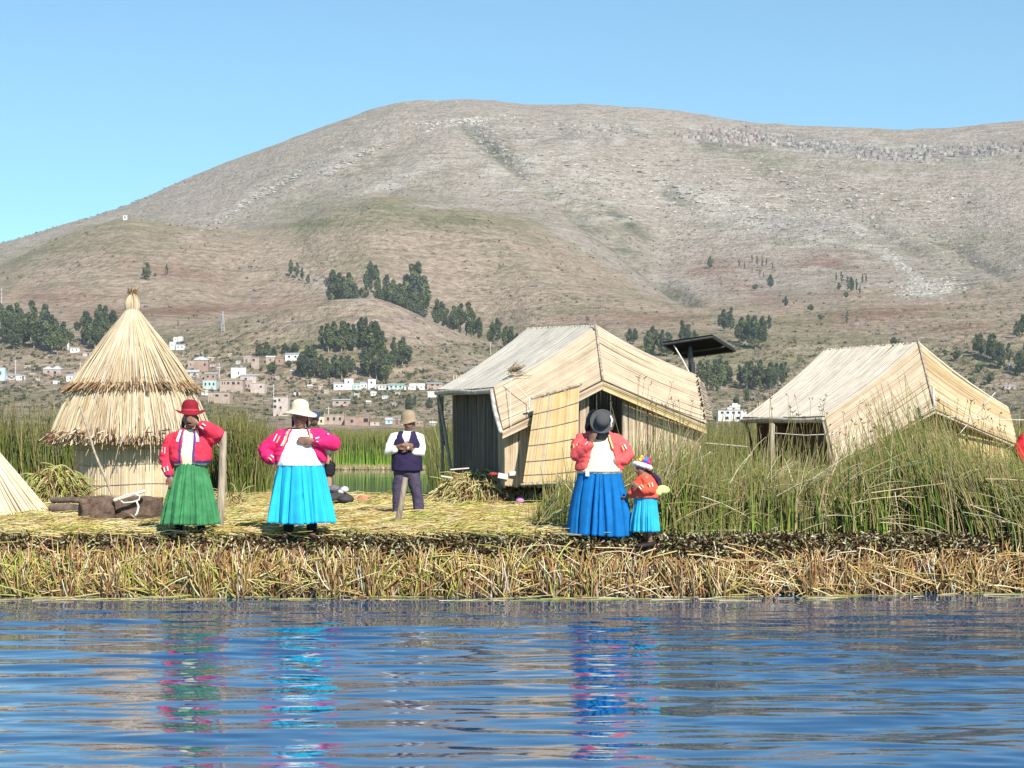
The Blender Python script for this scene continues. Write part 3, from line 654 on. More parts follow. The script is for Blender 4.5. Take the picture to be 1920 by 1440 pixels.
# many small houses scattered between the named ones
for lab, spots in (('small tan house in the scatter around the hipped roof house', [(398, 688, 9, 7), (345, 688, 9, 6), (410, 694, 8, 6), (372, 716, 9, 8), (366, 728, 8, 6), (446, 682, 8, 6)]),
    ('small brick house among the scrub right of the pale block house', [(505, 700, 9, 7), (520, 712, 8, 6), (548, 700, 10, 7), (500, 757, 9, 7), (556, 742, 9, 7), (580, 728, 10, 7)]),
    ('small tan house just below the white row', [(640, 740, 10, 7), (668, 745, 10, 7), (700, 742, 11, 8), (722, 748, 10, 7), (745, 742, 10, 7), (690, 758, 10, 7), (738, 762, 9, 7), (612, 738, 9, 7)]),
    ('low tan building on the shore line behind the reeds', [(760, 797, 14, 8), (785, 799, 16, 9), (812, 798, 14, 8), (560, 797, 14, 9), (440, 798, 12, 7), (470, 796, 14, 9), (702, 798, 18, 9)]),
    ('small pale house left of the thatched tower', [(60, 706, 9, 6), (70, 716, 8, 6), (20, 716, 10, 6), (50, 690, 8, 5), (104, 720, 9, 6)]),
    ('tiny tan house at the village edge above right', [(588, 716, 9, 6), (600, 730, 8, 6), (474, 660, 8, 5), (432, 668, 8, 5)])):
    for i, (cx, yb, ww, hh) in enumerate(spots):
        house(cx-ww/2, cx+ww/2, yb-hh, yb, ['pink', 'pale', 'brick', 'white', 'pale'][(i+ww) % 5], ['tin', 'tin', 'white', 'tile'][(i*3+hh) % 4], lab, wins=W2 if i % 2 else W1, door=None, rooft=['mono', 'flat', 'gable'][i % 3], yaw=random.uniform(-12, 12))
        o_ = [o for o in COL.objects if o.get('label') == lab][-1]; o_['group'] = lab.replace('house', 'houses', 1) if 'house' in lab else lab
# church front above the wide white building
x, y, z = ground_at(1376, 772); s = y/F
ch = empty('church', (x, y+3, z-.5), 'white church front with stepped gable and round window', 'church')
bm = bmesh.new(); add_box(bm, (0, 0, 5*s), (24*s, 5, 12*s)); add_box(bm, (2*s, -2.55, 14*s), (10*s, .5, 8*s)); add_box(bm, (10*s, -2.5, 13*s), (4*s, .6, 5*s)); add_box(bm, (-6*s, -2.5, 12*s), (4*s, .6, 3*s)); link('wall', bm_mesh(bm), VM['white'], ch, local=True)
bm = bmesh.new(); add_lathe(bm, [(0, .1), (1.6*s, .1), (1.6*s, -.1), (0, -.1)], c=(0, -2.86, 9*s), rot=Matrix.Rotation(R(90), 3, 'X'), seg=20); link('window', bm_mesh(bm), VM['dark'], ch, local=True)
bm = bmesh.new(); add_slab(bm, [(-26*s, -2, 8.6*s), (-12.3*s, -2, 9.6*s), (-12.3*s, 3, 9.6*s), (-26*s, 3, 8.6*s)], .2); link('roof', bm_mesh(bm), VM['tin'], ch, local=True)
# small hut on the spur crest
x, y, z = ground_at(235, 412); s = y/F
hc = empty('crest_hut', (x, y, z), 'tiny white hut standing on the left spur crest', 'hut')
bm = bmesh.new(); add_box(bm, (0, 0, 1.6), (7*s, 4, 4.4)); link('wall', bm_mesh(bm), VM['white'], hc, local=True)
bm = bmesh.new(); add_slab(bm, [(-4*s, -2.4, 3.7), (4*s, -2.4, 3.7), (4*s, 2.4, 4.5), (-4*s, 2.4, 4.5)], .3); link('roof', bm_mesh(bm), VM['white'], hc, local=True)
bm = bmesh.new(); add_box(bm, (0, -2.0, 1.8), (1.2, .1, 2.0)); link('door', bm_mesh(bm), VM['dark'], hc, local=True)
M_conc = mat('concrete_pole', (.58, .56, .52), scale=2)
M_lattice = mat('grey_steel', (.5, .5, .5), scale=2, metal=.3)
for (px, y0, y1, lab) in ((29, 674, 703, 'utility pole above the small white house at left'), (151, 679, 706, 'utility pole left of the thatched tower'), (411, 680, 709, 'utility pole left of the tall white house'),
        (513, 719, 775, 'tall utility pole beside the tall unfinished house'), (616, 762, 792, 'utility pole behind the long pink house'), (452, 684, 700, 'short pole on the tall white house'), (920, 640, 668, 'utility pole above the open thatched house roof'), (3, 540, 572, 'pole above the big grove at left edge')):
    x, y, z = ground_at(px, y1); h = (y1-y0)/F*y
    r = empty('utility_pole', (x, y, z-.3), lab, 'pole', 'utility poles in the village')
    bm = bmesh.new(); add_tube(bm, [(0, 0, 0), (0, 0, h)], [.26, .17], seg=8); link('shaft', bm_mesh(bm), M_conc, r, local=True)
    bm = bmesh.new(); add_box(bm, (0, 0, h-.5), (1.9, .16, .16)); link('crossarm', bm_mesh(bm), M_conc, r, local=True)
x, y, z = ground_at(418, 622); h = 38/F*y
r = empty('lattice_mast', (x, y, z), 'pale lattice mast on the slope right of the tower', 'mast')
bm = bmesh.new()
for sx_ in (-1, 1):
    for sy_ in (-1, 1): add_tube(bm, [(sx_*.9, sy_*.9, -1), (sx_*.25, sy_*.25, h)], .12, seg=5)
for k in range(7):
    a = k/7; b_ = (k+1)/7; wa = .9-.65*a; wb = .9-.65*b_
    for sy_ in (-1, 1): add_tube(bm, [(-wa, sy_*wa, a*h), (wb, sy_*wb, b_*h)], .08, seg=4); add_tube(bm, [(wa, sy_*wa, a*h), (-wb, sy_*wb, b_*h)], .08, seg=4)
link('frame', bm_mesh(bm), M_lattice, r, local=True)
# ================================================================= the reed island and the marsh
Z0 = .68
def sstep(a, b, x): t = np.clip((x-a)/(b-a), 0, 1); return t*t*(3-2*t)
def front_y(px): return 22.24+.62*sstep(1250, 1950, px)+.05*np.sin(px/37.)+.04*np.sin(px/13.+1)
def pond(px, y):
    lo = np.interp(y, [38, 45, 60, 110], [500, 512, 506, 470]); hi = np.interp(y, [38, 45, 60, 110], [830, 815, 800, 800])
    return sstep(lo-6, lo+6, px)*(1-sstep(hi-6, hi+6, px))*sstep(37.6, 39.4, y+.35*np.sin(px/17.))*(1-sstep(108, 113, y))
def mound(px, y):
    return .42*sstep(820, 850, px)*(1-sstep(1330, 1360, px))*sstep(32.5, 33.1, y)*(1-sstep(37.5, 38.3, y))
def island_z(px, y):
    f = y-front_y(px)
    z = np.interp(f, [-.3, -.06, 0, .03, .08, .15, .24, .4], [-.5, -.25, 0, .22, .42, .58, .655, Z0])
    z = z+sstep(.3, 1, f)*.035*fbm(px/40., y*1.3, 3)+.02*fbm(px/7., y*5, 3)
    z = z+mound(px, y)
    back = sstep(39, 41, y); z = z*(1-back)+.10*back
    return z*(1-pond(px, y))+(-.45)*pond(px, y)
gy = np.concatenate([np.arange(21.9, 24.2, .035), np.arange(24.25, 41, .12), np.geomspace(41.2, 460, 90)])
gp = np.concatenate([np.linspace(-5200, -60, 70), np.arange(-50, 1975, 6), np.linspace(1990, 7200, 70)])
GP, GY = np.meshgrid(gp, gy); GX = (GP-960)/F*GY; GZ = island_z(GP, GY)
nr, nc = GX.shape; ii = np.arange(nr-1)[:, None]*nc+np.arange(nc-1)[None]
Q = np.stack([ii, ii+1, ii+nc+1, ii+nc], -1).reshape(-1, 4)
bank = 1-sstep(.35, .75, GY-front_y(GP))
C = np.array((.30, .25, .11))[None, None]*np.ones(GX.shape+(1,)); C = C+(np.array((.085, .050, .030))*(1+.9*(1-sstep(550, 750, GP)))[..., None]-C)*bank[..., None]
C = C+(np.array((.07, .08, .03))-C)*(sstep(39, 42, GY))[..., None]
M_ground = mat_attr('trodden_reed_ground', rough=.95, scale=18, amt=.6, spec=.05)
ground = link('ground', np_mesh('ground', np.stack([GX, GY, GZ], -1).reshape(-1, 3), Q, C.reshape(-1, 3)), M_ground, smooth=True)
tag(ground, 'floating island ground of layered trodden reeds', 'ground', kind='structure')
def gz(x, y): return float(island_z(np.array(960+x/y*F), np.array(float(y))))

M_straw = mat_attr('dry_reed_straw', rough=.75, scale=9, amt=.3, spec=.12, transl=.1)
M_reed = mat_attr('green_totora_reed', rough=.75, scale=7, amt=.3, spec=.10, transl=.2)
M_thatch = mat_attr('thatch_reed', rough=.8, scale=5, amt=.25, spec=.1)
SC = [(.66, .50, .22), (.74, .60, .32), (.58, .41, .16), (.76, .66, .42), (.52, .46, .15), (.42, .28, .11)]
SG = [(.52, .50, .13), (.44, .44, .10), (.64, .57, .20), (.36, .38, .09)]

# loose trodden straw on top
N = 22400
px = rng.uniform(-700, 1060, N); y = 22.55+(rng.uniform(0, 1, N)**1.35)*16.2
y2 = y+.0
L = rng.uniform(.18, .75, N); an = rng.normal(0, .55, N)
x = (px-960)/F*y; ok = pond(px, y) < .3
A = np.stack([x, y, island_z(px, y)+rng.uniform(.0, .05, N)], -1)
B_ = A+np.stack([np.cos(an)*L, np.sin(an)*L*.9, rng.normal(.0, .035, N)], -1)
bend = np.stack([np.zeros(N), rng.normal(0, .05, N), np.abs(rng.normal(.0, .03, N))], -1)
colr = np.where((fbm(px/70., y*.9, 2)+rng.normal(0, .35, N) > .33)[:, None], pick(SG, N, .2), pick(SC, N, .2))
V = blades(A[ok], B_[ok], rng.uniform(.005, .010, ok.sum()), .004, bend[ok], 2, 3, colr[ok])
loose = link('straw_litter', np_mesh('straw', *V), M_straw); tag(loose, 'loose yellow reed straw trodden flat on top of the island', 'straw', kind='stuff')

# ragged front edge: hanging and sticking reeds over dark root peat
parts = []
N = 24000
px = rng.uniform(-700, 2700, N); hz_ = rng.beta(1.0, 1.7, N)*.52
lefty = 1-sstep(1000, 1250, px)                                       # more straw and green on the left half
keepm = rng.uniform(0, 1, N) < np.interp(hz_, [0, .15, .32, .56], [1, 1, .45, .10])*(.46+.54*lefty)*(.6+.9*vnoise(px/34., hz_*6))
px, hz_, lefty = px[keepm], hz_[keepm], lefty[keepm]; N = len(px)
fy = front_y(px); off = np.interp(hz_, [0, .22, .42, .58], [0, .03, .08, .15])-rng.uniform(.01, .12, N)
Y = fy+off; X = (px-960)/F*Y
A = np.stack([X, Y, hz_-.06], -1)
lean = np.where(rng.random(N) < .74, rng.normal(0, .22, N), rng.normal(0, .8, N)); L = rng.uniform(.12, .42, N)*np.where(np.abs(lean) > .5, 1.3, 1)
lean = lean*np.interp(hz_, [0, .1, .3], [.6, 1, 1.3])
B_ = A+np.stack([np.sin(lean)*L, rng.normal(-.01, .05, N), np.cos(lean)*L], -1)
lim = .50+.10*(1-sstep(560, 760, px))+.26*fbm(px/28., px*0+2, 3)+rng.normal(0, .02, N); B_[:, 2] = np.where(B_[:, 2] > lim, lim, B_[:, 2])
bend = np.stack([rng.normal(0, .030, N), rng.normal(-.015, .02, N), np.zeros(N)], -1)
tone = rng.random(N)+.25*fbm(px/50., px*0, 2)
cc = np.where((tone < .22*lefty-.02)[:, None], pick(SG, N, .2), np.where((tone < .62)[:, None], pick([(.60, .41, .18), (.48, .30, .12), (.70, .55, .33)], N, .25), pick([(.36, .20, .09), (.22, .12, .055), (.76, .68, .54), (.42, .27, .13), (.30, .17, .08)], N, .25)))
cc = cc*np.interp(hz_, [0, .04, .10], [.45, .8, 1])[:, None]          # wet, stained foot of the stems
parts.append(blades(A, B_, rng.uniform(.005, .0135, N), .005, bend, 3, 4, cc))
N = 130
fx = rng.uniform(-60, 1980, N); fyy = front_y(fx)-rng.uniform(.05, .45, N)**1.5*2.2; an = rng.normal(0, .25, N); L = rng.uniform(.1, .5, N); X = (fx-960)/F*fyy
A = np.stack([X, fyy, np.full(N, .004)], -1); o = link('floating_straw', np_mesh('floating', *blades(A, A+np.stack([np.cos(an)*L, np.sin(an)*L, rng.uniform(-.002, .01, N)], -1), .006, .003, None, 2, 4, pick([(.50, .40, .16), (.36, .36, .10), (.58, .50, .30)], N, .2))), M_straw); tag(o, 'single straws floating on the water along the island', 'straw', kind='stuff')
# long loose stalks thrown over the edge
N = 760
px = rng.uniform(-700, 2700, N); hh = rng.beta(1.6, 1.9, N)*.6+.04; Y = front_y(px)+np.interp(hh, [0, .4, .66], [0, .07, .24])-rng.uniform(.05, .16, N); X = (px-960)/F*Y
an = rng.normal(0, 1.0, N); L = rng.uniform(.3, .8, N)
A = np.stack([X, Y, hh], -1); B_ = A+np.stack([np.cos(an)*L*rng.choice([-1, 1], N), rng.normal(-.02, .06, N), -np.abs(np.sin(an))*L*.75], -1); B_[:, 2] = np.maximum(B_[:, 2], -.04)
parts.append(blades(A, B_, rng.uniform(.006, .010, N), .004, np.stack([np.zeros(N), -.03*np.ones(N), rng.uniform(0, .07, N)], -1), 4, 4, np.where((px < 1000)[:, None], pick(SC+SG, N, .15), pick(SC, N, .15))))
edge = link('edge_stalks', np_mesh('edge', *merge(*parts)), M_straw); tag(edge, 'pale reed stalks hanging along the waterline of the island edge', 'reed stalks', kind='stuff')
# cut stem ends and root clumps of the upper bank, dark and speckled
N = 23200
px = rng.uniform(-700, 2700, N); f = rng.uniform(.03, .26, N)*np.where(rng.random(N) < .25, 2.3, 1); Y = front_y(px)+f; X = (px-960)/F*Y
zz = island_z(px, Y)+rng.uniform(-.01, .03, N)
kp = (rng.uniform(0, 1, N) < np.interp(px, [0, 550, 720, 2000], [.38, .5, 1, 1])*np.interp(f, [0, .08, .3, .6], [.75, 1, 1, .4])); X, Y, zz, px = X[kp], Y[kp], zz[kp], px[kp]; N = len(X)
A = np.stack([X, Y, zz], -1); B_ = A+np.stack([rng.normal(0, .028, N), -rng.uniform(.015, .07, N), rng.normal(.012, .022, N)], -1)
cc = np.where((rng.random(N) < .55)[:, None], pick([(.06, .034, .022), (.11, .06, .034), (.16, .09, .05), (.09, .08, .03)], N, .3), pick([(.50, .46, .28), (.40, .40, .18), (.62, .58, .42), (.30, .20, .10)], N, .25))
root = link('cut_reed_ends', np_mesh('ends', *blades(A, B_, rng.uniform(.007, .014, N), .008, None, 1, 5, cc)), M_straw); tag(root, 'dark speckled band of cut reed ends along the top of the bank', 'cut reeds', kind='stuff')

# ---------------------------------------------------------------- standing reeds
def reeds(name, label, px, y, h, r, lean=(0, .12), cols_=((.10, .17, .04), (.15, .22, .06), (.20, .24, .08)), tips=((.22, .20, .08),), dry=.12, nseg=3, dryc=((.52, .43, .24), (.42, .32, .16)), z=None, leanx=None):
    n = len(px); X = (px-960)/F*y; zz = island_z(px, y)-.05 if z is None else z
    lx = rng.normal(lean[0], lean[1], n) if leanx is None else leanx+rng.normal(0, lean[1], n); ly = rng.normal(0, lean[1]*.7, n)
    A = np.stack([X, y, zz], -1); B_ = A+np.stack([lx*h, ly*h, h*np.sqrt(np.maximum(.15, 1-lx**2-ly**2))], -1)
    bend = np.stack([-lx*h*.15, np.zeros(n), h*.03*np.abs(lx)*3], -1)
    c = pick(cols_, n, .22); tcol = pick(tips, n, .25); dm = (rng.random(n) < dry)[:, None]
    c = np.where(dm, pick(dryc, n, .2), c); tcol = np.where(dm, pick(dryc, n, .2), tcol)
    o = link(name, np_mesh(name, *blades(A, B_, r, r*.25, bend, nseg, 3, c, tcol)), M_reed)
    return tag(o, label, 'reeds', kind='stuff')
G1 = ((.12, .21, .035), (.17, .27, .05), (.23, .30, .07), (.08, .14, .03))
# far bank of the inlet
N = 9000; px = rng.uniform(380, 860, N); y = 111+rng.uniform(0, 1, N)**2*14
reeds('far_reeds', 'tall bright green reed bank across the small inlet', px, y, rng.uniform(1.6, 2.35, N)*(1+.09*fbm(px/18., px*0, 3)), .030, (0, .06), ((.16, .42, .03), (.22, .50, .04), (.30, .50, .07), (.12, .30, .03)), ((.30, .25, .11), (.24, .27, .08)), .03, 2)
N = 2500; px = rng.uniform(455, 830, N); y = rng.uniform(108.6, 111.5, N)
reeds('far_bank_litter', 'thin pale line of dry reeds at the foot of the far green bank', px, y, rng.uniform(.08, .36, N), .03, (0, .5), ((.55, .44, .24), (.42, .32, .16), (.62, .55, .36), (.20, .22, .08)), ((.5, .4, .2),), .3, 2, z=np.full(N, .02))
# reeds left, behind the tower, to the edge of the inlet
N = 24700; px = rng.uniform(-700, 522, N); y = 39.3+rng.uniform(0, 1, N)**1.6*26; k = pond(px, y) < .3; px, y = px[k], y[k]; N = len(px)
hm = np.interp(px, [-200, 0, 90, 330, 420, 520], [1.0, 1.02, .97, .95, .98, .90])
reeds('left_reeds', 'dense green reeds behind the thatched tower and left of the inlet', px, y, (2.15+.15*fbm(px/25., y, 3))*hm*rng.uniform(.62, 1.04, N), rng.uniform(.009, .016, N), (0, .11), G1, ((.26, .23, .09), (.18, .21, .06), (.34, .28, .15)), .09)
N = 2600; px = rng.uniform(425, 500, N); y = rng.uniform(37.2, 39.5, N)
reeds('inlet_edge_reeds', 'thin reeds at the near left corner of the inlet', px, y, rng.uniform(.7, 1.9, N)*np.interp(px, [425, 500], [1, .75]), .010, (0, .14), G1, ((.26, .23, .09), (.18, .21, .06)), .15)
# reeds right of the inlet and behind the thatched houses
N = 17000; px = rng.uniform(780, 2900, N); y = 41+rng.uniform(0, 1, N)**1.5*50; k = pond(px, y) < .3; px, y = px[k], y[k]; N = len(px)
reeds('back_reeds', 'green reed belt behind the two thatched houses', px, y, (2.35+.2*fbm(px/25., y, 3))*rng.uniform(.65, 1.03, N), rng.uniform(.012, .020, N), (0, .1), G1, ((.24, .20, .09), (.20, .22, .07)), .06)
# the big stand in front of the houses: clumps that lean together
M_ = 3500
cpx = rng.uniform(985, 2650, M_); cy = 23.0+rng.uniform(0, 1, M_)**1.25*9.3; clx = rng.normal(0, .10, M_); chh = rng.uniform(.72, 1.08, M_); cgr = rng.uniform(.42, 1.2, M_)*np.interp(cpx, [1500, 1680, 1800], [1, .8, .62]); cdry = rng.random(M_) < .10
ci = rng.integers(0, M_, 30400); N = len(ci)
px = cpx[ci]+rng.normal(0, 9, N); y = np.maximum(cy[ci]+rng.normal(0, .10, N), 22.95)
top = np.interp(px, [985, 1010, 1045, 1075, 1130, 1180, 1230, 1290, 1350, 1420, 1500, 1560, 1640, 1700, 1760, 1820, 1880, 1960, 2080], [940, 915, 880, 872, 850, 828, 815, 822, 850, 845, 855, 868, 800, 780, 778, 800, 835, 845, 850])
top = top+14*fbm(px/22., y*.8, 3)
zt = CAM+(HZ-top)/F*y; h = np.clip((zt-island_z(px, y)), .25, 2.2)*chh[ci]*np.where(rng.random(N) < .06, rng.uniform(1.0, 1.42, N), rng.uniform(.40, 1.0, N))
k = (y < np.interp(px, [985, 1060, 1180, 1300, 2080], [25.5, 27, 31.3, 31.6, 31.9])) & (rng.random(N) < np.interp(px, [985, 1040, 1200], [.45, .8, 1])) & ~((px < 1240) & (y < 24.0)) & ~((px > 1050) & (px < 1195) & (y < 23.6))
px, y, h, ci = px[k], y[k], h[k], ci[k]; N = len(px)
lx = np.interp(px, [985, 1100, 1300, 1500, 1650, 1800, 1960], [.06, .09, .07, .03, -.05, -.25, -.40])+clx[ci]
SGR = ((.10, .25, .02), (.17, .35, .03), (.28, .41, .05), (.045, .11, .02), (.33, .33, .08))
dz = cdry[ci] | (rng.random(N) < .07)
cb = np.where(dz[:, None], pick(((.50, .42, .24), (.38, .30, .15)), N, .2), pick(SGR, N, .2)*cgr[ci][:, None]); ct = np.where(dz[:, None], cb, pick(((.30, .26, .10), (.20, .27, .06), (.40, .31, .15)), N, .2))
hh_ = h; X = (px-960)/F*y; zz = island_z(px, y)-.05; lx = lx+rng.normal(0, .085, N); ly = rng.normal(0, .10, N)
A = np.stack([X, y, zz], -1); B_ = A+np.stack([lx*h, ly*h, h*np.sqrt(np.maximum(.15, 1-lx**2-ly**2))], -1); bend = np.stack([-lx*h*.15, np.zeros(N), h*.09*np.abs(lx)], -1)
r_ = rng.uniform(.0075, .0135, N)
o = link('near_reeds', np_mesh('near_reeds', *blades(A, B_, r_, r_*.25, bend, 3, 3, cb, ct)), M_reed); tag(o, 'tall tangled green and brown reeds in front of the thatched houses', 'reeds', kind='stuff')
# dry fallen stalks among them
N = 620; px = rng.uniform(1000, 2050, N); y = 22.9+rng.uniform(0, 1, N)**1.6*3; zz = island_z(px, y)+rng.uniform(.0, .75, N)*np.interp(px, [1000, 1240, 2000], [.3, 1, 1])
k = ~((px > 1035) & (px < 1240) & (y < 23.4)); px, y, zz = px[k], y[k], zz[k]; N = len(px)
an = rng.normal(.6, .7, N)*np.where(px > 1650, -1, 1); L = rng.uniform(.25, .9, N); X = (px-960)/F*y
A = np.stack([X, y, zz], -1); B_ = A+np.stack([np.cos(an)*L, rng.normal(0, .1, N), np.sin(an)*L*.8], -1); B_[:, 2] = np.maximum(B_[:, 2], Z0)
o = link('fallen_stalks', np_mesh('fallen', *blades(A, B_, rng.uniform(.005, .009, N), .003, np.stack([np.zeros(N), np.zeros(N), rng.uniform(0, .07, N)], -1), 3, 3, pick([(.55, .46, .27), (.56, .50, .34), (.42, .32, .17), (.34, .33, .14)], N, .2))), M_straw)
tag(o, 'pale broken stalks lying through the near reeds', 'stalks', kind='stuff')
# thin tall stems with dark seed heads
N = 150; px = np.concatenate([rng.uniform(1400, 1960, 110), rng.uniform(1180, 1330, 40)]); y = np.concatenate([rng.uniform(24, 30, 110), rng.uniform(26, 31, 40)])
tp = np.interp(px, [1180, 1330, 1400, 1500, 1640, 1760, 1960], [700, 770, 745, 735, 760, 735, 800])+rng.uniform(0, 70, N); X = (px-960)/F*y
zt = CAM+(HZ-tp)/F*y; A = np.stack([X, y, np.full(N, Z0)], -1); lx = rng.normal(.03, .13, N); B_ = np.stack([X+lx*(zt-Z0), y+rng.normal(0, .1, N), zt], -1)
sh = [blades(A, B_, .0055, .003, np.stack([-lx*.1, np.zeros(N), np.zeros(N)], -1), 3, 3, pick([(.22, .22, .08), (.34, .28, .14)], N, .2))]
for j in range(2):
    H = B_+rng.normal(0, .012, (N, 3)); sh.append(blades(H, H+np.stack([rng.normal(0, .022, N), rng.normal(0, .02, N), rng.uniform(.015, .035, N)], -1), .0075, .003, None, 1, 4, pick([(.10, .06, .035), (.16, .09, .05)], N, .2)))
o = link('seed_stems', np_mesh('seed', *merge(*sh)), M_reed); tag(o, 'thin tall reed stems with small brown seed heads', 'reed stems', kind='stuff')
# low growth on the right bank
N = 5300; px = rng.uniform(1240, 2700, N); y = front_y(px)+rng.uniform(.55, 1.1, N)
reeds('bank_grass', 'short fresh reed shoots along the right bank', px, y, rng.uniform(.08, .42, N), .006, (.02, .3), SGR, ((.30, .30, .10),), .3, 2)

# ---------------------------------------------------------------- thatch helpers
def panel(a0, a1, b0, b1, n, r, pal, sag=0.0, jit=.02, nseg=5, over=.03, patch_=None):
    """reeds laid side by side from edge a0-a1 to edge b0-b1"""
    a0, a1, b0, b1 = [np.array(v, float) for v in (a0, a1, b0, b1)]
    s = (np.arange(n)+.5)/n; s2 = np.clip(s+rng.normal(0, jit*.4, n), 0, 1)
    A = a0+(a1-a0)*s2[:, None]; Bq = b0+(b1-b0)*np.clip(s+rng.normal(0, jit*.4, n), 0, 1)[:, None]
    d = norm(Bq-A); A = A-d*rng.uniform(0, over, (n, 1)); Bq = Bq+d*rng.uniform(-over*.3, over, (n, 1))
    nn = np.cross(a1-a0, b0-a0); nn = nn/np.linalg.norm(nn)
    if nn[2] < 0: nn = -nn
    A = A+nn*rng.uniform(-.003, .004, (n, 1)); Bq = Bq+nn*rng.uniform(-.003, .005, (n, 1))
    bend = nn*(-sag+rng.normal(0, .002, (n, 1)))
    P_ = np.array(pal); f = vnoise(s*9+rng.uniform(0, 50), s*0+.5)*.75+rng.uniform(0, .25, n); k = np.clip(f*(len(P_)-1), 0, len(P_)-1.001); i0 = k.astype(int); fr = (k-i0)[:, None]
    c1 = (P_[i0]*(1-fr)+P_[i0+1]*fr)*rng.uniform(.93, 1.05, (n, 1)); c1 = np.where(rng.random((n, 1)) < .025, c1*.82, c1)
    return blades(A, Bq, r, r*.85, bend, nseg, 5, c1, c1*rng.uniform(.92, 1.05, (n, 1)))
def curved_back(a0, a1, b0, b1, sag, off=.016, n=10, over=.02):
    a0, a1, b0, b1 = [np.array(v, float) for v in (a0, a1, b0, b1)]
    nn = np.cross(a1-a0, b0-a0); nn = nn/np.linalg.norm(nn)
    if nn[2] < 0: nn = -nn
    s, t = np.meshgrid(np.linspace(0, 1, n), np.linspace(0, 1, n)); s, t = s[..., None], t[..., None]
    base = (a0+(a1-a0)*s)*(1-t)+(b0+(b1-b0)*s)*t-nn*(sag*4*t*(1-t))
    V = np.concatenate([(base-nn*off).reshape(-1, 3), (base-nn*(off+.03)).reshape(-1, 3)])
    ii = (np.arange(n-1)[:, None]*n+np.arange(n-1)[None]); q = np.stack([ii, ii+1, ii+n+1, ii+n], -1).reshape(-1, 4)
    rim = list(range(n))+[n*k+n-1 for k in range(1, n)]+[n*n-1-k for k in range(1, n)]+[n*k for k in range(n-2, 0, -1)]
    r = np.array([[rim[i], rim[(i+1) % len(rim)], rim[(i+1) % len(rim)]+n*n, rim[i]+n*n] for i in range(len(rim))])
    return np_mesh('backing', V, np.concatenate([q, q+n*n, r]))
def backing(q, th, off=.02):
    bm = bmesh.new(); q = [Vector(v) for v in q]
    n = (q[1]-q[0]).cross(q[3]-q[0]).normalized(); s = -1 if n.z < 0 else 1
    if s < 0: q = q[::-1]; n = -n
    add_slab(bm, [v-n*off for v in q], th); return bm
PG = [(.459, .429, .370), (.488, .459, .400), (.407, .385, .340), (.518, .488, .422)]              # grey reed
PW = [(.50, .40, .29), (.46, .36, .25), (.53, .435, .325), (.43, .33, .225), (.49, .39, .285)]     # warm cream reed
PY = [(.54, .40, .19), (.58, .44, .24), (.47, .34, .15), (.51, .38, .18)]
M_back = mat('reed_backing', (.42, .33, .22), rough=.95, var=.3, scale=6)
M_rope = mat('white_rope', (.64, .61, .54), rough=.9, scale=20, var=.1)
M_pole = mat('peeled_pole', (.42, .35, .27), rough=.8, scale=5, var=.4, stretch=(4, 4, .6), bumps=.4)
M_roll = mat('rolled_mat_edge', (.56, .53, .47), rough=.9, var=.35, scale=7, bumps=.6)
M_cord_gap = mat('dark_cord_and_gap', (.10, .075, .05), rough=.9)  # cord and posts, also the painted shade gap along the roof edges
def part_mesh(name, parts, m, parent): return link(name, np_mesh(name, *merge(*parts)), m, parent, smooth=False)
def rope(name, pts, r, m, parent):
    bm = bmesh.new(); add_tube(bm, pts, r, seg=6); return link(name, bm_mesh(bm), m, parent, smooth=True)
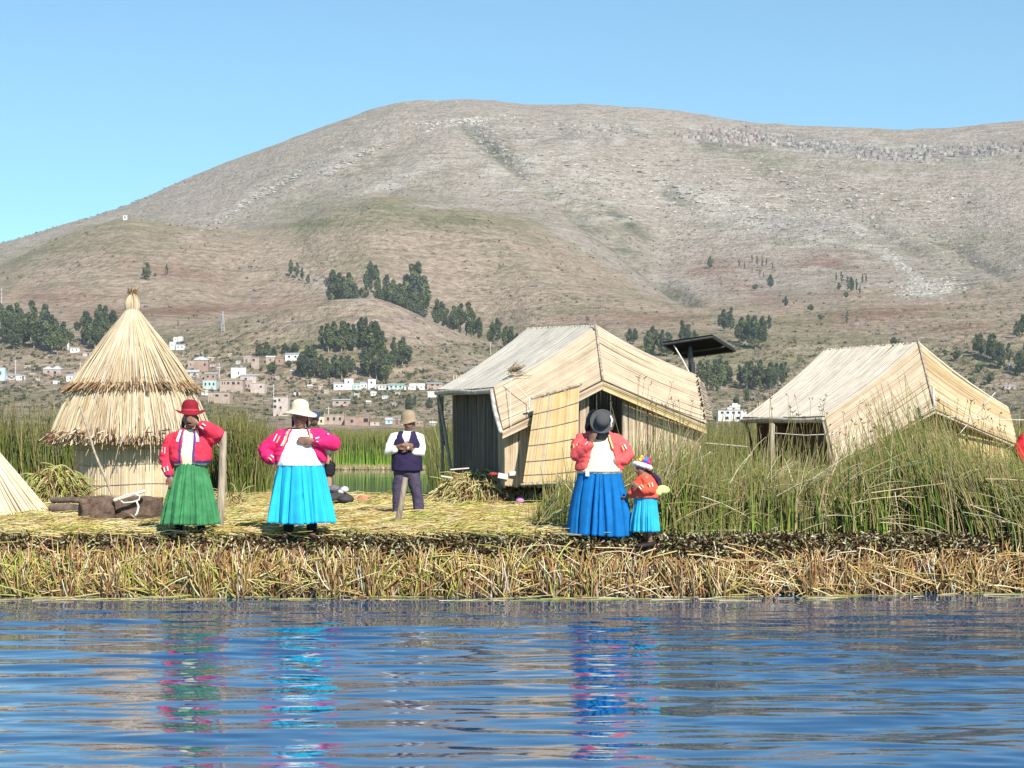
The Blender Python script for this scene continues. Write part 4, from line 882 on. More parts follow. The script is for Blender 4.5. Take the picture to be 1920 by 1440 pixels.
def reed_house(root, R0, R1, E0, E1, T, L, S, B, pal_main, pal_l, pal_r, zb, lipw=1.0):
    E2 = R0+(S-R1)
    o = link('roof_slope', curved_back(R0, R1, E0, E1, .05), M_back, root)
    part_mesh('thatch', [panel(R0, R1, E0, E1, 230, .0125, pal_main, .05, .05)], M_thatch, o)
    o = link('roof_slope', curved_back(R0, R1, E2, S, .05), M_back, root)
    part_mesh('thatch', [panel(R0, R1, E2, S, 90, .02, pal_main, .05, .05)], M_thatch, o)
    o = link('awning', curved_back(R1, T, E1, L, .06), M_back, root)
    part_mesh('thatch', [panel(R1, T, E1, L, 125, .0115, pal_l, .06, .03, 7)], M_thatch, o)
    o = link('awning', curved_back(R1, T, S, B, .06), M_back, root)
    part_mesh('thatch', [panel(R1, T, S, B, 125, .0115, pal_r, .06, .03, 7)], M_thatch, o)
    # second mat layer showing as a lip below the edges
    dn = Vector((0, 0, -1)); 
    def lip(p, q, h, out, pal, nm='roof_lip'):
        p = Vector(p)+out*.02+dn*.03; q = Vector(q)+out*.02+dn*.03
        k = []
        for j in range(int(h/.022)):
            w_ = dn*.022*j+out*(.012*math.sin(j*1.3)); k.append((p+w_, q+w_))
        A = np.array([a for a, b in k]); Bq = np.array([b for a, b in k])
        return part_mesh(nm, [blades(A, Bq, .014, .013, np.array([[0, 0, .012*math.sin(j)] for j in range(len(k))]), 8, 5, pick(pal, len(k), .1))], M_thatch, root)
    rl = rope('edge_roll', [Vector(E0)+Vector((-.02, -.03, -.06)), Vector(E0).lerp(Vector(E1), .35)+Vector((-.02, -.05, -.035)), Vector(E0).lerp(Vector(E1), .7)+Vector((-.02, -.05, -.07)), Vector(E1)+Vector((-.02, -.05, -.05))], .045, M_roll, root)
    if lipw > .8: rope('edge_roll', [Vector(E1)+Vector((-.03, -.05, -.05)), Vector(E1).lerp(Vector(L), .5)+Vector((-.05, -.05, -.04)), Vector(L)+Vector((-.03, -.05, -.02))], .040, M_roll, root)
    lip(E0, E1, .10, Vector((-.4, -.9, 0)), PG); lip(L, T, .15*lipw, Vector((0, -1, 0)), pal_l); lip(T, B, .17*lipw, Vector((0, -1, 0)), PY[:2]+PW)
    lip(E1, L, .05, Vector((-1, -.3, 0)), PG)
    for a, b_ in ((E0, E1), (E1, L), (L, T), (T, B)): 
        mid = (Vector(a)+Vector(b_))/2+Vector((0, 0, -.02))
        rope('edge_gap_shade', [Vector(a)+Vector((0, -.03, .0)), mid+Vector((0, -.03, 0)), Vector(b_)+Vector((0, -.03, 0))], .014, M_cord_gap, root)  # dark tube stands in for the shaded gap between the mat layers
    rope('ridge_pole', [Vector(R1)+Vector((0, -.01, .02)), (Vector(R1)*.5+Vector(T)*.5)+Vector((0, -.03, -.01)), Vector(T)+Vector((0, -.03, .02))], .020, M_pole, root)
    # walls of upright reeds
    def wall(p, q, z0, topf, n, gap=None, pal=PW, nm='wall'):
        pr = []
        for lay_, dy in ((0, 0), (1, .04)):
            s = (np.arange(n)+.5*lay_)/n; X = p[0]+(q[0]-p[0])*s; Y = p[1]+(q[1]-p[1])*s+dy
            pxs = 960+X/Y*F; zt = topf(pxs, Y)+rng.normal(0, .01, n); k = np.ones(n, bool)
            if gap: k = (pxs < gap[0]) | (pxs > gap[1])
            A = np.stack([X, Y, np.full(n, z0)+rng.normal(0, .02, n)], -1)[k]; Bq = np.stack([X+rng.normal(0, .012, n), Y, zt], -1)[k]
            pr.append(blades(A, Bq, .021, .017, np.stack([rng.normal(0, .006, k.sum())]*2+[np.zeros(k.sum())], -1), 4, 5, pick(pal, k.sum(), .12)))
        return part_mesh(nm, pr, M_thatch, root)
    return wall, E2

# ---------------------------------------------------------------- open thatched house
h1 = empty('thatched_house', P(1040, 905, 34.2), 'open thatched reed house with grey left roof, dark doorway and straw door mat', 'reed house')
R1, R0 = P(1117, 611, 33.5), P(990, 616, 36.4); E1, E0 = P(925, 727, 32.8), P(820, 731, 35.7); T = P(1130, 713, 32.55); L = P(942, 806, 32.0); S = P(1308, 704, 34.1); B = P(1324, 795, 33.3)
wall, E2 = reed_house(h1, R0, R1, E0, E1, T, L, S, B, PG, PW, PW, 1.1)
def top1(pxs, Y): return CAM+(HZ-np.interp(pxs, [930, 1130, 1325], [812, 712, 792]))/F*32.6+.03
wl, wr = P(948, 900, 32.3), P(1311, 900, 33.45)
wall(wl, wr, 1.02, top1, 150, (1101, 1168))
wb = P(852, 885, 35.9); wc = P(938, 900, 32.95)
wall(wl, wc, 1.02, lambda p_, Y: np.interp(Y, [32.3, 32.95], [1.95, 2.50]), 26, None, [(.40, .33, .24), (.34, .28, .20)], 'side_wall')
wall(wc, wb, 1.02, lambda p_, Y: np.full(len(p_), 2.66), 90, None, [(.15, .13, .11), (.19, .16, .13), (.12, .11, .10)], 'side_wall')  # reeds coloured darker to paint the shade under the left eave
wbr = P(1200, 885, 36.9); wall(wb, wbr, 1.02, lambda p_, Y: np.full(len(p_), 3.0), 110, None, PW, 'back_wall'); wd = P(1292, 885, 34.3); wall(wd, wbr, 1.02, lambda p_, Y: np.full(len(p_), 2.75), 90, None, PW, 'side_wall'); wall(wr, wd, 1.02, lambda p_, Y: np.interp(Y, [33.4, 34.3], [2.02, 2.6]), 30, None, PW, 'side_wall')
# dark earth-coloured mat inside the doorway, posts
rope('door_post', [P(1100, 905, 32.78), P(1101, 735, 32.78)], .035, M_pole, h1); rope('door_post', [P(1169, 890, 33.0), P(1169, 738, 33.0)], .035, M_pole, h1)
rope('corner_post', [P(821, 735, 35.5), P(833, 800, 35.2), P(846, 886, 35.0)], .03, M_pole, h1); rope('corner_post', [P(829, 745, 35.9), P(829, 888, 35.9)], .03, M_pole, h1)
rope('corner_post', [P(1311, 905, 33.8), P(1311, 790, 33.8)], .05, M_cord_gap, h1)
part_mesh('hanging_mat', [panel(P(820, 745, 35.45), P(828, 835, 35.3), P(826, 745, 35.5), P(836, 836, 35.35), 34, .016, PG, 0, .0, 2, .01)], M_thatch, h1)
# straw door mat leaning against the front
TL, TR, BR, BL = P(1004, 750, 32.0), P(1086, 724, 32.0), P(1079, 901, 31.75), P(981, 906, 31.75)
n = 64; s = (np.arange(n)+.5)/n; A = np.array(BL)+(np.array(BR)-np.array(BL))*s[:, None]; Bq = np.array(TL)+(np.array(TR)-np.array(TL))*s[:, None]
A[:, 2] += rng.normal(0, .008, n); Bq[:, 2] += rng.normal(0, .012, n)
dr = link('door_mat', bm_mesh(backing([BL, BR, TR, TL], .03, .02)), M_back, h1)
part_mesh('reed_layer', [blades(A+[0, -.03, 0], Bq+[0, -.03, 0], .014, .013, None, 4, 5, pick(PY+PW[:2], n, .12))], M_thatch, dr)
for f in (.17, .36, .55, .74, .90):
    a, b_ = TL.lerp(BL, f)+Vector((0, -.055, 0)), TR.lerp(BR, f)+Vector((0, -.055, 0)); rope('seam', [a, a.lerp(b_, .5)+Vector((0, 0, -.015)), b_], .007, M_pole, dr)
rope('top_rail', [TL+Vector((-.05, -.05, .03)), TR+Vector((.02, -.05, .03))], .028, M_pole, dr); rope('bottom_rail', [BL+Vector((-.03, -.05, -.02)), BR+Vector((.05, -.05, -.02))], .022, M_pole, dr)
# a tuft of straw, ropes on the roof
n = 30; c0 = np.array(P(955, 698, 32.95)); A = c0+rng.normal(0, .05, (n, 3)); part_mesh('straw_tuft', [blades(A, A+np.stack([rng.uniform(.05, .30, n), rng.normal(0, .05, n), rng.uniform(0, .17, n)], -1), .008, .004, None, 1, 4, pick([(.5, .42, .28), (.2, .14, .09)], n, .2))], M_thatch, h1)
rope('rope', [P(952, 708, 32.62), P(974, 728, 32.42), P(993, 748, 32.3)], .007, M_rope, h1); rope('rope', [P(993, 748, 32.3), P(991, 774, 32.1)], .006, M_rope, h1); rope('rope', [P(956, 710, 32.6), P(957, 755, 32.3), P(958, 800, 31.95)], .005, M_rope, h1)
rope('ridge_stick', [P(1115, 618, 33.4), P(1115, 598, 33.4)], .012, M_pole, h1)
# frayed grey back corner of the roof
a, b_ = Vector(S), Vector(B)+Vector((0, .1, .1)); part_mesh('frayed_edge', [panel(a, b_, a+Vector((.20, .9, -.12)), b_+Vector((.22, .9, -.02)), 40, .013, [(.42, .34, .28), (.5, .42, .34), (.36, .28, .22)], .02, .05, 3, .14)], M_thatch, h1)
# ---------------------------------------------------------------- closed thatched house
h2 = empty('thatched_house', P(1650, 900, 35), 'closed cream thatched reed house at right, half hidden by reeds', 'reed house')
R1, R0 = P(1722, 643, 34.0), P(1547, 656, 36.6); E1, E0 = P(1545, 781, 33.1), P(1394, 783, 35.7); T = P(1753, 768, 32.9); L = P(1566, 870, 32.3); S = P(1890, 765, 34.8); B = P(1906, 834, 33.9)
wall, E2 = reed_house(h2, R0, R1, E0, E1, T, L, S, B, [(.52, .465, .385), (.56, .50, .42), (.47, .42, .345), (.54, .48, .40)], PW, [(.55, .42, .26), (.48, .35, .20), (.60, .48, .32), (.40, .28, .15), (.56, .44, .28)], .7, .35)
def top2(pxs, Y): return CAM+(HZ-np.interp(pxs, [1560, 1754, 1906], [872, 772, 838]))/F*33.0+.02
wl, wr = P(1575, 930, 32.6), P(1893, 930, 33.9); wall(wl, wr, .66, top2, 150, None, PY)
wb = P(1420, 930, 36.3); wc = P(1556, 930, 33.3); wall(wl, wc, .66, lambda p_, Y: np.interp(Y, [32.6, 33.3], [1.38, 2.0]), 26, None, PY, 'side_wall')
wall(wc, wb, .66, lambda p_, Y: np.full(len(p_), 2.16), 90, None, [(.09, .055, .04), (.13, .08, .055)], 'side_wall')  # near-black reed colour paints the shade of a deep opening
wbr = P(1790, 930, 37.6); wall(wb, wbr, .66, lambda p_, Y: np.full(len(p_), 2.5), 110, None, PW, 'back_wall'); wd = P(1868, 930, 35.0); wall(wd, wbr, .66, lambda p_, Y: np.full(len(p_), 2.2), 90, None, PW, 'side_wall'); wall(wr, wd, .66, lambda p_, Y: np.interp(Y, [33.9, 35], [1.62, 2.1]), 30, None, PW, 'side_wall')
rope('white_pole', [P(1750, 728, 32.6), P(1752, 768, 32.4)], .02, M_rope, h2); rope('rope', [P(1866, 736, 34.2), P(1838, 768, 33.7), P(1800, 812, 33.0)], .008, M_rope, h2)
rope('rope', [P(1775, 781, 32.4), P(1850, 786, 32.4), P(1945, 788, 32.4)], .008, M_rope, h2)
rope('corner_post', [P(1398, 790, 35.5), P(1420, 880, 35.3)], .03, M_cord_gap, h2)
# string fence before the closed house
fp = empty('string_fence', P(1448, 860, 31), 'reed post with thin strings beside the closed thatched house', 'fence')
rope('post', [P(1447, 900, 31), P(1448, 798, 31)], .045, M_pole, fp); rope('string', [P(1450, 812, 31), P(1510, 816, 31), P(1575, 813, 31)], .006, M_rope, fp)
bp = empty('bamboo_rail', P(1350, 830, 31), 'thin pale pole lying across the reeds between the thatched houses', 'pole'); rope('rail', [P(1322, 831, 31), P(1402, 838, 31)], .016, M_pole, bp)
rope('stub', [P(1310, 862, 31), P(1332, 848, 31)], .014, M_rope, bp); rope('stake', [P(1316, 880, 31), P(1313, 838, 31)], .016, M_rope, bp)

# solar panel on its pole
spn = empty('solar_panel', P(1298, 700, 34.6), 'black solar panel on a pole at the right roof slope', 'solar panel')
M_pan = mat('black_panel', (.006, .006, .008), rough=.7, var=.1, spec=.05); M_metal = mat('dark_metal', (.08, .08, .085), rough=.4, metal=.8)
q = [P(1243, 646, 34.2), P(1336, 632, 34.2), P(1378, 658, 35.2), P(1284, 671, 35.2)]
bm = bmesh.new(); add_slab(bm, q[::-1], .05); bmesh.ops.recalc_face_normals(bm, faces=bm.faces); link('panel', bm_mesh(bm), M_pan, spn)
bm = bmesh.new()
for i in range(4): add_tube(bm, [q[i], q[(i+1) % 4]], .022, seg=6)
add_tube(bm, [q[0].lerp(q[3], .5)-Vector((0, 0, .05)), q[1].lerp(q[2], .5)-Vector((0, 0, .05))], .02, seg=6); link('panel_frame', bm_mesh(bm), M_metal, spn)
rope('pole', [P(1293, 645, 34.6), P(1295, 672, 34.6), P(1297, 800, 34.6)], .045, M_metal, spn)
rope('stay_rope', [P(1264, 648, 34.3), P(1280, 675, 34.2), P(1294, 702, 34.2)], .013, M_rope, spn)
bm = bmesh.new(); add_box(bm, P(1300, 703, 34.2), (.16, .12, .05), bevel=.01); add_box(bm, P(1299, 690, 34.5), (.07, .08, .22), bevel=.01); link('bracket', bm_mesh(bm), M_metal, spn)

# ---------------------------------------------------------------- conical thatched tower
c = P(248, 932, 36); c.z = Z0; K = .01        # 1 px = 1 cm here
tw = empty('thatched_tower', c, 'conical thatched reed tower with two skirts of straw', 'reed tower')
def ringp(r, a, z): return np.stack([c.x+r*np.sin(a), c.y-r*np.cos(a), c.z+z], -1)
def tier(nm, r_t, z_t, r_b, z_b, n, pal, jit=.06, br=.010, belly=.05, root=tw, extra=1.0):
    a = rng.uniform(0, 2*np.pi, n); a2 = a+rng.normal(0, .035, n)
    s = np.where(rng.random(n) < .45, rng.uniform(0, .6, n), 0)
    rt = r_t+(r_b-r_t)*s; zt_ = z_t+(z_b-z_t)*s; zb_ = z_b-rng.uniform(-.5, 1, n)*jit*extra; rb = r_b+rng.normal(0, .03, n)
    A = ringp(rt+rng.uniform(-.01, .02, n), a, zt_); Bq = ringp(rb, a2, zb_)
    out = ringp(np.ones(n), a, np.zeros(n))-np.array(c); bend = out*(belly*rng.uniform(.6, 1.3, (n, 1)))+rng.normal(0, .008, (n, 3))
    return part_mesh(nm, [blades(A, Bq, rng.uniform(.7, 1.4, n)*br, br*.8, bend, 3, 4, pick(pal, n, .13), pick(pal, n, .15))], M_thatch, root)
bm = bmesh.new(); add_lathe(bm, [(1.0, -.05), (1.0, 1.3), (1.40, 1.16), (1.02, 2.1), (.08, 3.52), (.0, 3.55)], c=(c.x, c.y, c.z), seg=48); link('core', bm_mesh(bm), M_back, tw, smooth=False)
PT = [(.58, .485, .34), (.63, .545, .40), (.53, .42, .28), (.46, .355, .23), (.66, .59, .46), (.40, .31, .21), (.56, .46, .31)]
PT = PT+[(.36, .26, .15)]
tier('upper_skirt', .09, 3.55, 1.12, 2.14, 1500, PT, .07, .011, .02)
tier('lower_skirt', 1.04, 2.20, 1.47, 1.13, 2100, PT, .12, .012, .03)
n = 560; a = rng.uniform(0, 6.28, n); A = ringp(1.02+rng.uniform(0, .04, n), a, 2.24+rng.uniform(-.04, .04, n)); Bq = ringp(1.24+rng.normal(0, .06, n), a+rng.normal(0, .03, n), 2.03+rng.normal(0, .035, n))
part_mesh('root_fringe', [blades(A, Bq, .013, .008, None, 1, 4, pick([(.36, .24, .14), (.26, .16, .09), (.48, .36, .22), (.18, .11, .07)], n, .2))], M_thatch, tw)
n = 620; a = rng.uniform(0, 6.28, n); A = ringp(1.34+rng.uniform(-.08, .10, n), a, 1.26+rng.uniform(-.02, .12, n)); Bq = ringp(1.50+rng.normal(.02, .09, n), a+rng.normal(0, .07, n), 1.11+rng.normal(0, .07, n))
part_mesh('root_fringe', [blades(A, Bq, .014, .009, None, 1, 4, pick([(.42, .30, .18), (.24, .14, .08), (.60, .50, .34), (.14, .08, .05)], n, .2))], M_thatch, tw)
n = 26; a = rng.normal(-.2, 1.1, n); A = ringp(1.36+0*a, a, 1.16+0*a); Bq = ringp(1.44+rng.normal(0, .05, n), a+rng.normal(0, .06, n), 1.16-rng.uniform(.15, .42, n)); tag(part_mesh('loose_straws', [blades(A, Bq, .010, .006, None, 2, 4, pick(PT, n, .15))], M_thatch, tw), kind='stuff')
n = 420; a = np.arange(n)/n*2*np.pi; A = ringp(1.03+rng.normal(0, .006, n), a, np.full(n, -.06)); Bq = ringp(1.05+rng.normal(0, .006, n), a+rng.normal(0, .004, n), np.full(n, 1.4))
wl_ = part_mesh('wall', [blades(A, Bq, .017, .015, None, 2, 5, pick([(.54, .45, .31), (.49, .395, .255), (.58, .50, .37)], n, .10))], M_thatch, tw)
for zc in (.30, .66, .93):
    rope('cord', [Vector(ringp(1.065, t, zc+.02*math.sin(3*t))) for t in np.linspace(-1.9, 1.9, 26)], .006, M_pole, wl_)
bm = bmesh.new(); add_ell(bm, (c.x, c.y, c.z+3.66), (.125, .125, .16)); fin = link('finial', bm_mesh(bm), M_back, tw, smooth=True)
n = 150; a = rng.uniform(0, 6.28, n); A = ringp(.10+0*a, a, 3.50+0*a); Bq = ringp(.055+rng.normal(0, .01, n), a, 3.83+rng.normal(0, .01, n)); out = ringp(np.ones(n), a, np.zeros(n))-np.array(c)
part_mesh('bound_straw', [blades(A, Bq, .010, .008, out*.05, 4, 4, pick(PT, n, .12))], M_thatch, fin)
n = 60; a = rng.uniform(0, 6.28, n); A = ringp(.03+0*a, a, 3.80+0*a); Bq = ringp(.06+np.abs(rng.normal(0, .04, n)), a, 3.90+rng.normal(.02, .04, n)); part_mesh('tuft', [blades(A, Bq, .008, .005, None, 1, 3, pick([(.20, .10, .06), (.30, .18, .10), (.42, .32, .16)], n, .2))], M_thatch, fin)
rope('neck_cord', [Vector(ringp(.115, t, 3.52)) for t in np.linspace(0, 6.28, 18)], .012, M_cord_gap, fin)
# poles leaning on the tower
for p_, lab in ((([P(150, 760, 34.3), P(178, 850, 34.1), P(212, 932, 34.0)], .022), 'long bent stick leaning against the front of the tower'), (([P(132, 880, 34.0), P(103, 893, 33.8), P(66, 905, 33.6)], .035), 'dark pole resting on the straw heap left of the tower')):
    r = empty('pole', p_[0][-1], lab, 'pole'); rope('shaft', p_[0], p_[1], M_pole if 'bent' in lab else mat('dark_wood', (.14, .085, .06), rough=.9, scale=6, var=.3), r)

# ---------------------------------------------------------------- straw stack cut by the left edge
c2 = P(-78, 973, 28.3); c2.z = Z0; sk = empty('straw_stack', c2, 'pale conical straw stack cut off by the left edge', 'straw stack')
def ring2(r, a, z): return np.stack([c2.x+r*np.sin(a), c2.y-r*np.cos(a), c2.z+z], -1)
bm = bmesh.new(); add_lathe(bm, [(1.26, -.1), (1.26, .02), (.03, 1.55), (0, 1.56)], c=tuple(c2), seg=40); link('core', bm_mesh(bm), M_back, sk)
n = 1300; a = rng.uniform(0, 6.28, n); s = np.where(rng.random(n) < .3, rng.uniform(0, .5, n), 0); A = ring2(.03+1.24*s, a, 1.58*(1-s)); Bq = ring2(1.31+rng.normal(0, .02, n), a+rng.normal(0, .04, n), rng.uniform(-.03, .03, n))
part_mesh('straw', [blades(A, Bq, rng.uniform(.010, .018, n), .010, rng.normal(0, .006, (n, 3)), 3, 4, pick([(.66, .57, .41), (.60, .49, .32), (.70, .63, .49), (.50, .36, .21)], n, .08))], M_thatch, sk)

# ---------------------------------------------------------------- heaps of old straw
def heap(name, label, region, n, pal, r=.012, Lr=(.2, .6), down=.5, core=None):
    c_, rad = region
    root = empty(name, c_, label, 'straw heap')
    bm = bmesh.new(); add_ell(bm, (c_.x, c_.y, Z0), (rad[0]*.9, rad[1]*.9, rad[2]*.86), seg=24); link('core', bm_mesh(bm), mat('old_straw_core', (.10, .065, .03), rough=1, scale=14, var=.4) if not core else core, root, smooth=True)
    d = norm(rng.normal(0, 1, (n, 3))); d[:, 2] = np.abs(d[:, 2]); d[:, 1] = -np.abs(d[:, 1])*rng.choice([1, 1, 1, -1], n)
    A = np.array((c_.x, c_.y, Z0))+d*np.array(rad)*rng.uniform(.82, 1.0, (n, 1))
    L_ = rng.uniform(*Lr, n); dirv = norm(d*np.array([.5, .9, .0])+rng.normal(0, .45, (n, 3))+np.array([0, -.1, -down]))
    Bq = A+dirv*L_[:, None]; Bq[:, 2] = np.maximum(Bq[:, 2], Z0+.01)
    part_mesh('straw', [blades(A, Bq, rng.uniform(.6, 1.3, n)*r, r*.5, np.array([[0, -.03, .06]])*rng.uniform(0, 1.4, (n, 1)), 3, 4, pick(pal, n, .2))], M_straw, root)
    return root
PH = [(.52, .42, .20), (.40, .38, .12), (.30, .20, .10), (.58, .50, .30), (.46, .46, .16), (.22, .13, .07)]
heap('straw_heap', 'shaggy heap of brown straw under the left opening of the thatched house', (P(900, 945, 33.5), (.80, .95, .62)), 1100, PH, .014, (.18, .5), .9)
heap('straw_heap', 'lower straw heap below the leaning door mat', (P(1010, 945, 33.2), (.85, .7, .40)), 900, PH, .013, (.15, .45), .7)
heap('straw_heap', 'green and brown straw heap between tower and straw stack', (P(108, 950, 33.2), (.52, .6, .70)), 850, [(.42, .46, .12), (.34, .38, .10), (.50, .44, .20), (.28, .18, .09), (.20, .12, .06)], .012, (.2, .5), .8)
heap('straw_heap', 'small straw heap at the right foot of the tower', (P(420, 945, 32.8), (.45, .5, .18)), 350, [(.56, .50, .24), (.46, .44, .16), (.40, .28, .14)], .010, (.15, .4), .5)

# ---------------------------------------------------------------- blocks of root peat, logs, rope
M_peat = mat('root_peat', (.20, .135, .10), rough=1, var=.5, scale=16, bumps=1, bscale=40, rgb2=(.07, .048, .036))
def lump(c_, s, seed, rz=0, subd=18):
    bm = bmesh.new(); bmesh.ops.create_cube(bm, size=1, matrix=Matrix.Diagonal((*s, 1))); bmesh.ops.subdivide_edges(bm, edges=bm.edges[:], cuts=9, use_grid_fill=True)
    for v in bm.verts:
        p_ = v.co.copy(); e = Vector([p_[i]/(s[i]/2) for i in range(3)]); sp = e.normalized()*1.18; sp = Vector([sp[i]*s[i]/2 for i in range(3)])
        f = float(fbm(np.array(p_.x*7+seed), np.array(p_.y*7+p_.z*9+seed), 4)); v.co = p_.lerp(sp, .26)*(1.0+.26*f)
    m_ = Matrix.Translation(c_) @ Matrix.Rotation(rz, 4, 'Z'); bm.transform(m_); return bm
b1 = empty('peat_block', P(187, 985, 25.3), 'dark brown root block standing left of its pair', 'root block'); link('block', bm_mesh(lump(P(183, 959, 25.5), (.44, .42, .38), 3, .16)), M_peat, b1, smooth=True)
b2 = empty('peat_block', P(257, 980, 25.3), 'wide dark root block with white rope on top', 'root block'); link('block', bm_mesh(lump(P(258, 958, 25.8), (.58, .46, .36), 8, -.2)), M_peat, b2, smooth=True)
rp = empty('rope_loop', P(240, 930, 25.4), 'white rope knotted around a peg on the root block', 'rope')
rope('peg', [P(215, 938, 25.4), P(270, 921, 25.4)], .025, M_rope, rp)
rope('loop', [P(222, 935, 25.3), P(232, 943, 25.2), P(250, 941, 25.2), P(261, 937, 25.2), P(262, 930, 25.2), P(254, 926, 25.2), P(240, 927, 25.2), P(226, 932, 25.2)], .012, M_rope, rp)
rope('tail', [P(256, 940, 25.2), P(260, 950, 25.15), P(257, 962, 25.1), P(254, 966, 25.1)], .014, M_rope, rp)
M_log = mat('grey_brown_log', (.22, .16, .13), rough=.95, var=.4, scale=4, bumps=.6)
for pts, r_, lab in (([P(101, 938, 28.2), P(135, 937, 28.1), P(168, 939, 28.0)], .05, 'upper grey log left of the root blocks'), ([P(100, 953, 28.0), P(130, 953, 28.0), P(160, 956, 27.9)], .075, 'thick lower log left of the root blocks')):
    r = empty('log', pts[0], lab, 'log', rz=0); rope('trunk', pts, r_, M_log, r)
r = empty('stick', P(250, 975, 24.9), 'short stick leaning on the root block', 'stick'); rope('shaft', [P(245, 964, 24.95), P(264, 983, 24.8)], .01, M_pole, r)

# ---------------------------------------------------------------- posts in the island
def post(p0, p1, r0_, r1_, lab, m_):
    r = empty('wooden_post', p0, lab, 'post'); bm = bmesh.new(); p0, p1 = Vector(p0), Vector(p1)
    mid = p0.lerp(p1, .5)+Vector((.008, 0, 0)); add_tube(bm, [p0-Vector((0, 0, .15)), p0, mid, p1], [r0_, r0_, (r0_+r1_)/2, r1_], seg=12, cap=False); link('shaft', bm_mesh(bm), m_, r, smooth=False)
post(P(411, 1000, 23.2), P(419, 809, 23.2), .050, .043, 'tall weathered post beside the woman in the green skirt', M_pole)
post(P(743, 990, 24.4), P(760, 896, 24.3), .040, .036, 'short leaning post in front of the man in the vest', M_pole)
post(P(1904, 998, 23.6), P(1903, 948, 23.6), .028, .026, 'short white stake at the right bank', M_rope)

# ---------------------------------------------------------------- small things lying about
def small(name, lab, cat, fn, m_, loc):
    r = empty(name, loc, lab, cat); bm = bmesh.new(); fn(bm); link({'cloth': 'fabric', 'box': 'carton'}.get(name, 'body'), bm_mesh(bm), m_, r, smooth=name not in ('box', 'plank')); return r
M_red = mat('red_cloth', (.36, .05, .05), scale=20); M_wht = mat('white_carton', (.62, .62, .61), var=.08); M_pnk = mat('pink_cloth', (.66, .25, .60)); M_org = mat('orange_bundle', (.50, .20, .13), scale=15); M_dk = mat('dark_canvas', (.06, .055, .06), scale=12, bumps=.5)
small('cloth', 'red cloth on the straw in front of the dark opening', 'cloth', lambda bm: add_ell(bm, P(925, 889, 32.4), (.085, .08, .035)), M_red, P(925, 892, 32.4))
small('box', 'white box tilted on the straw heap', 'box', lambda bm: add_box(bm, P(943, 893, 32.3), (.17, .12, .09), Matrix.Rotation(.2, 3, 'Y'), .005), M_wht, P(943, 898, 32.3))
small('box', 'second white box nearer the leaning door mat', 'box', lambda bm: add_box(bm, P(962, 888, 32.3), (.13, .1, .07), Matrix.Rotation(-.1, 3, 'Y'), .005), M_wht, P(962, 892, 32.3))
small('cloth', 'small pink cloth at the foot of the straw heap', 'cloth', lambda bm: add_ell(bm, P(975, 938, 32.0), (.07, .06, .055)), M_pnk, P(975, 944, 32.0))
small('plank', 'pale flat stick across the straw heap top', 'stick', lambda bm: add_box(bm, P(862, 879, 32.6), (.32, .04, .02), Matrix.Rotation(-.08, 3, 'Y')), M_rope, P(862, 880, 32.6))
small('plank', 'short pale stick under the corner posts', 'stick', lambda bm: add_box(bm, P(838, 894, 32.9), (.2, .05, .025), Matrix.Rotation(.15, 3, 'Y')), M_rope, P(838, 896, 32.9))
small('bag', 'round orange bundle on the straw by the inlet', 'bundle', lambda bm: (add_ell(bm, P(680, 937, 33.6), (.11, .1, .09)), add_ell(bm, P(674, 942, 33.5), (.08, .08, .05))), M_org, P(680, 945, 33.6))
small('sack', 'dark grey sack lying behind the turquoise skirt', 'sack', lambda bm: (add_ell(bm, P(628, 934, 31.8), (.30, .22, .11)), add_ell(bm, P(648, 936, 31.6), (.14, .18, .08))), M_dk, P(630, 943, 31.8))
small('bag', 'crumpled white bag on the dark sack', 'bag', lambda bm: (add_ell(bm, P(646, 918, 31.7), (.07, .06, .055)), add_ell(bm, P(640, 922, 31.7), (.06, .05, .04))), M_wht, P(646, 925, 31.7))
small('bag', 'dark grey bag with pale rim on the dark sack', 'bag', lambda bm: (add_ell(bm, P(626, 917, 31.9), (.12, .1, .07)), ), mat('grey_bag', (.16, .16, .18), scale=9), P(626, 925, 31.9))
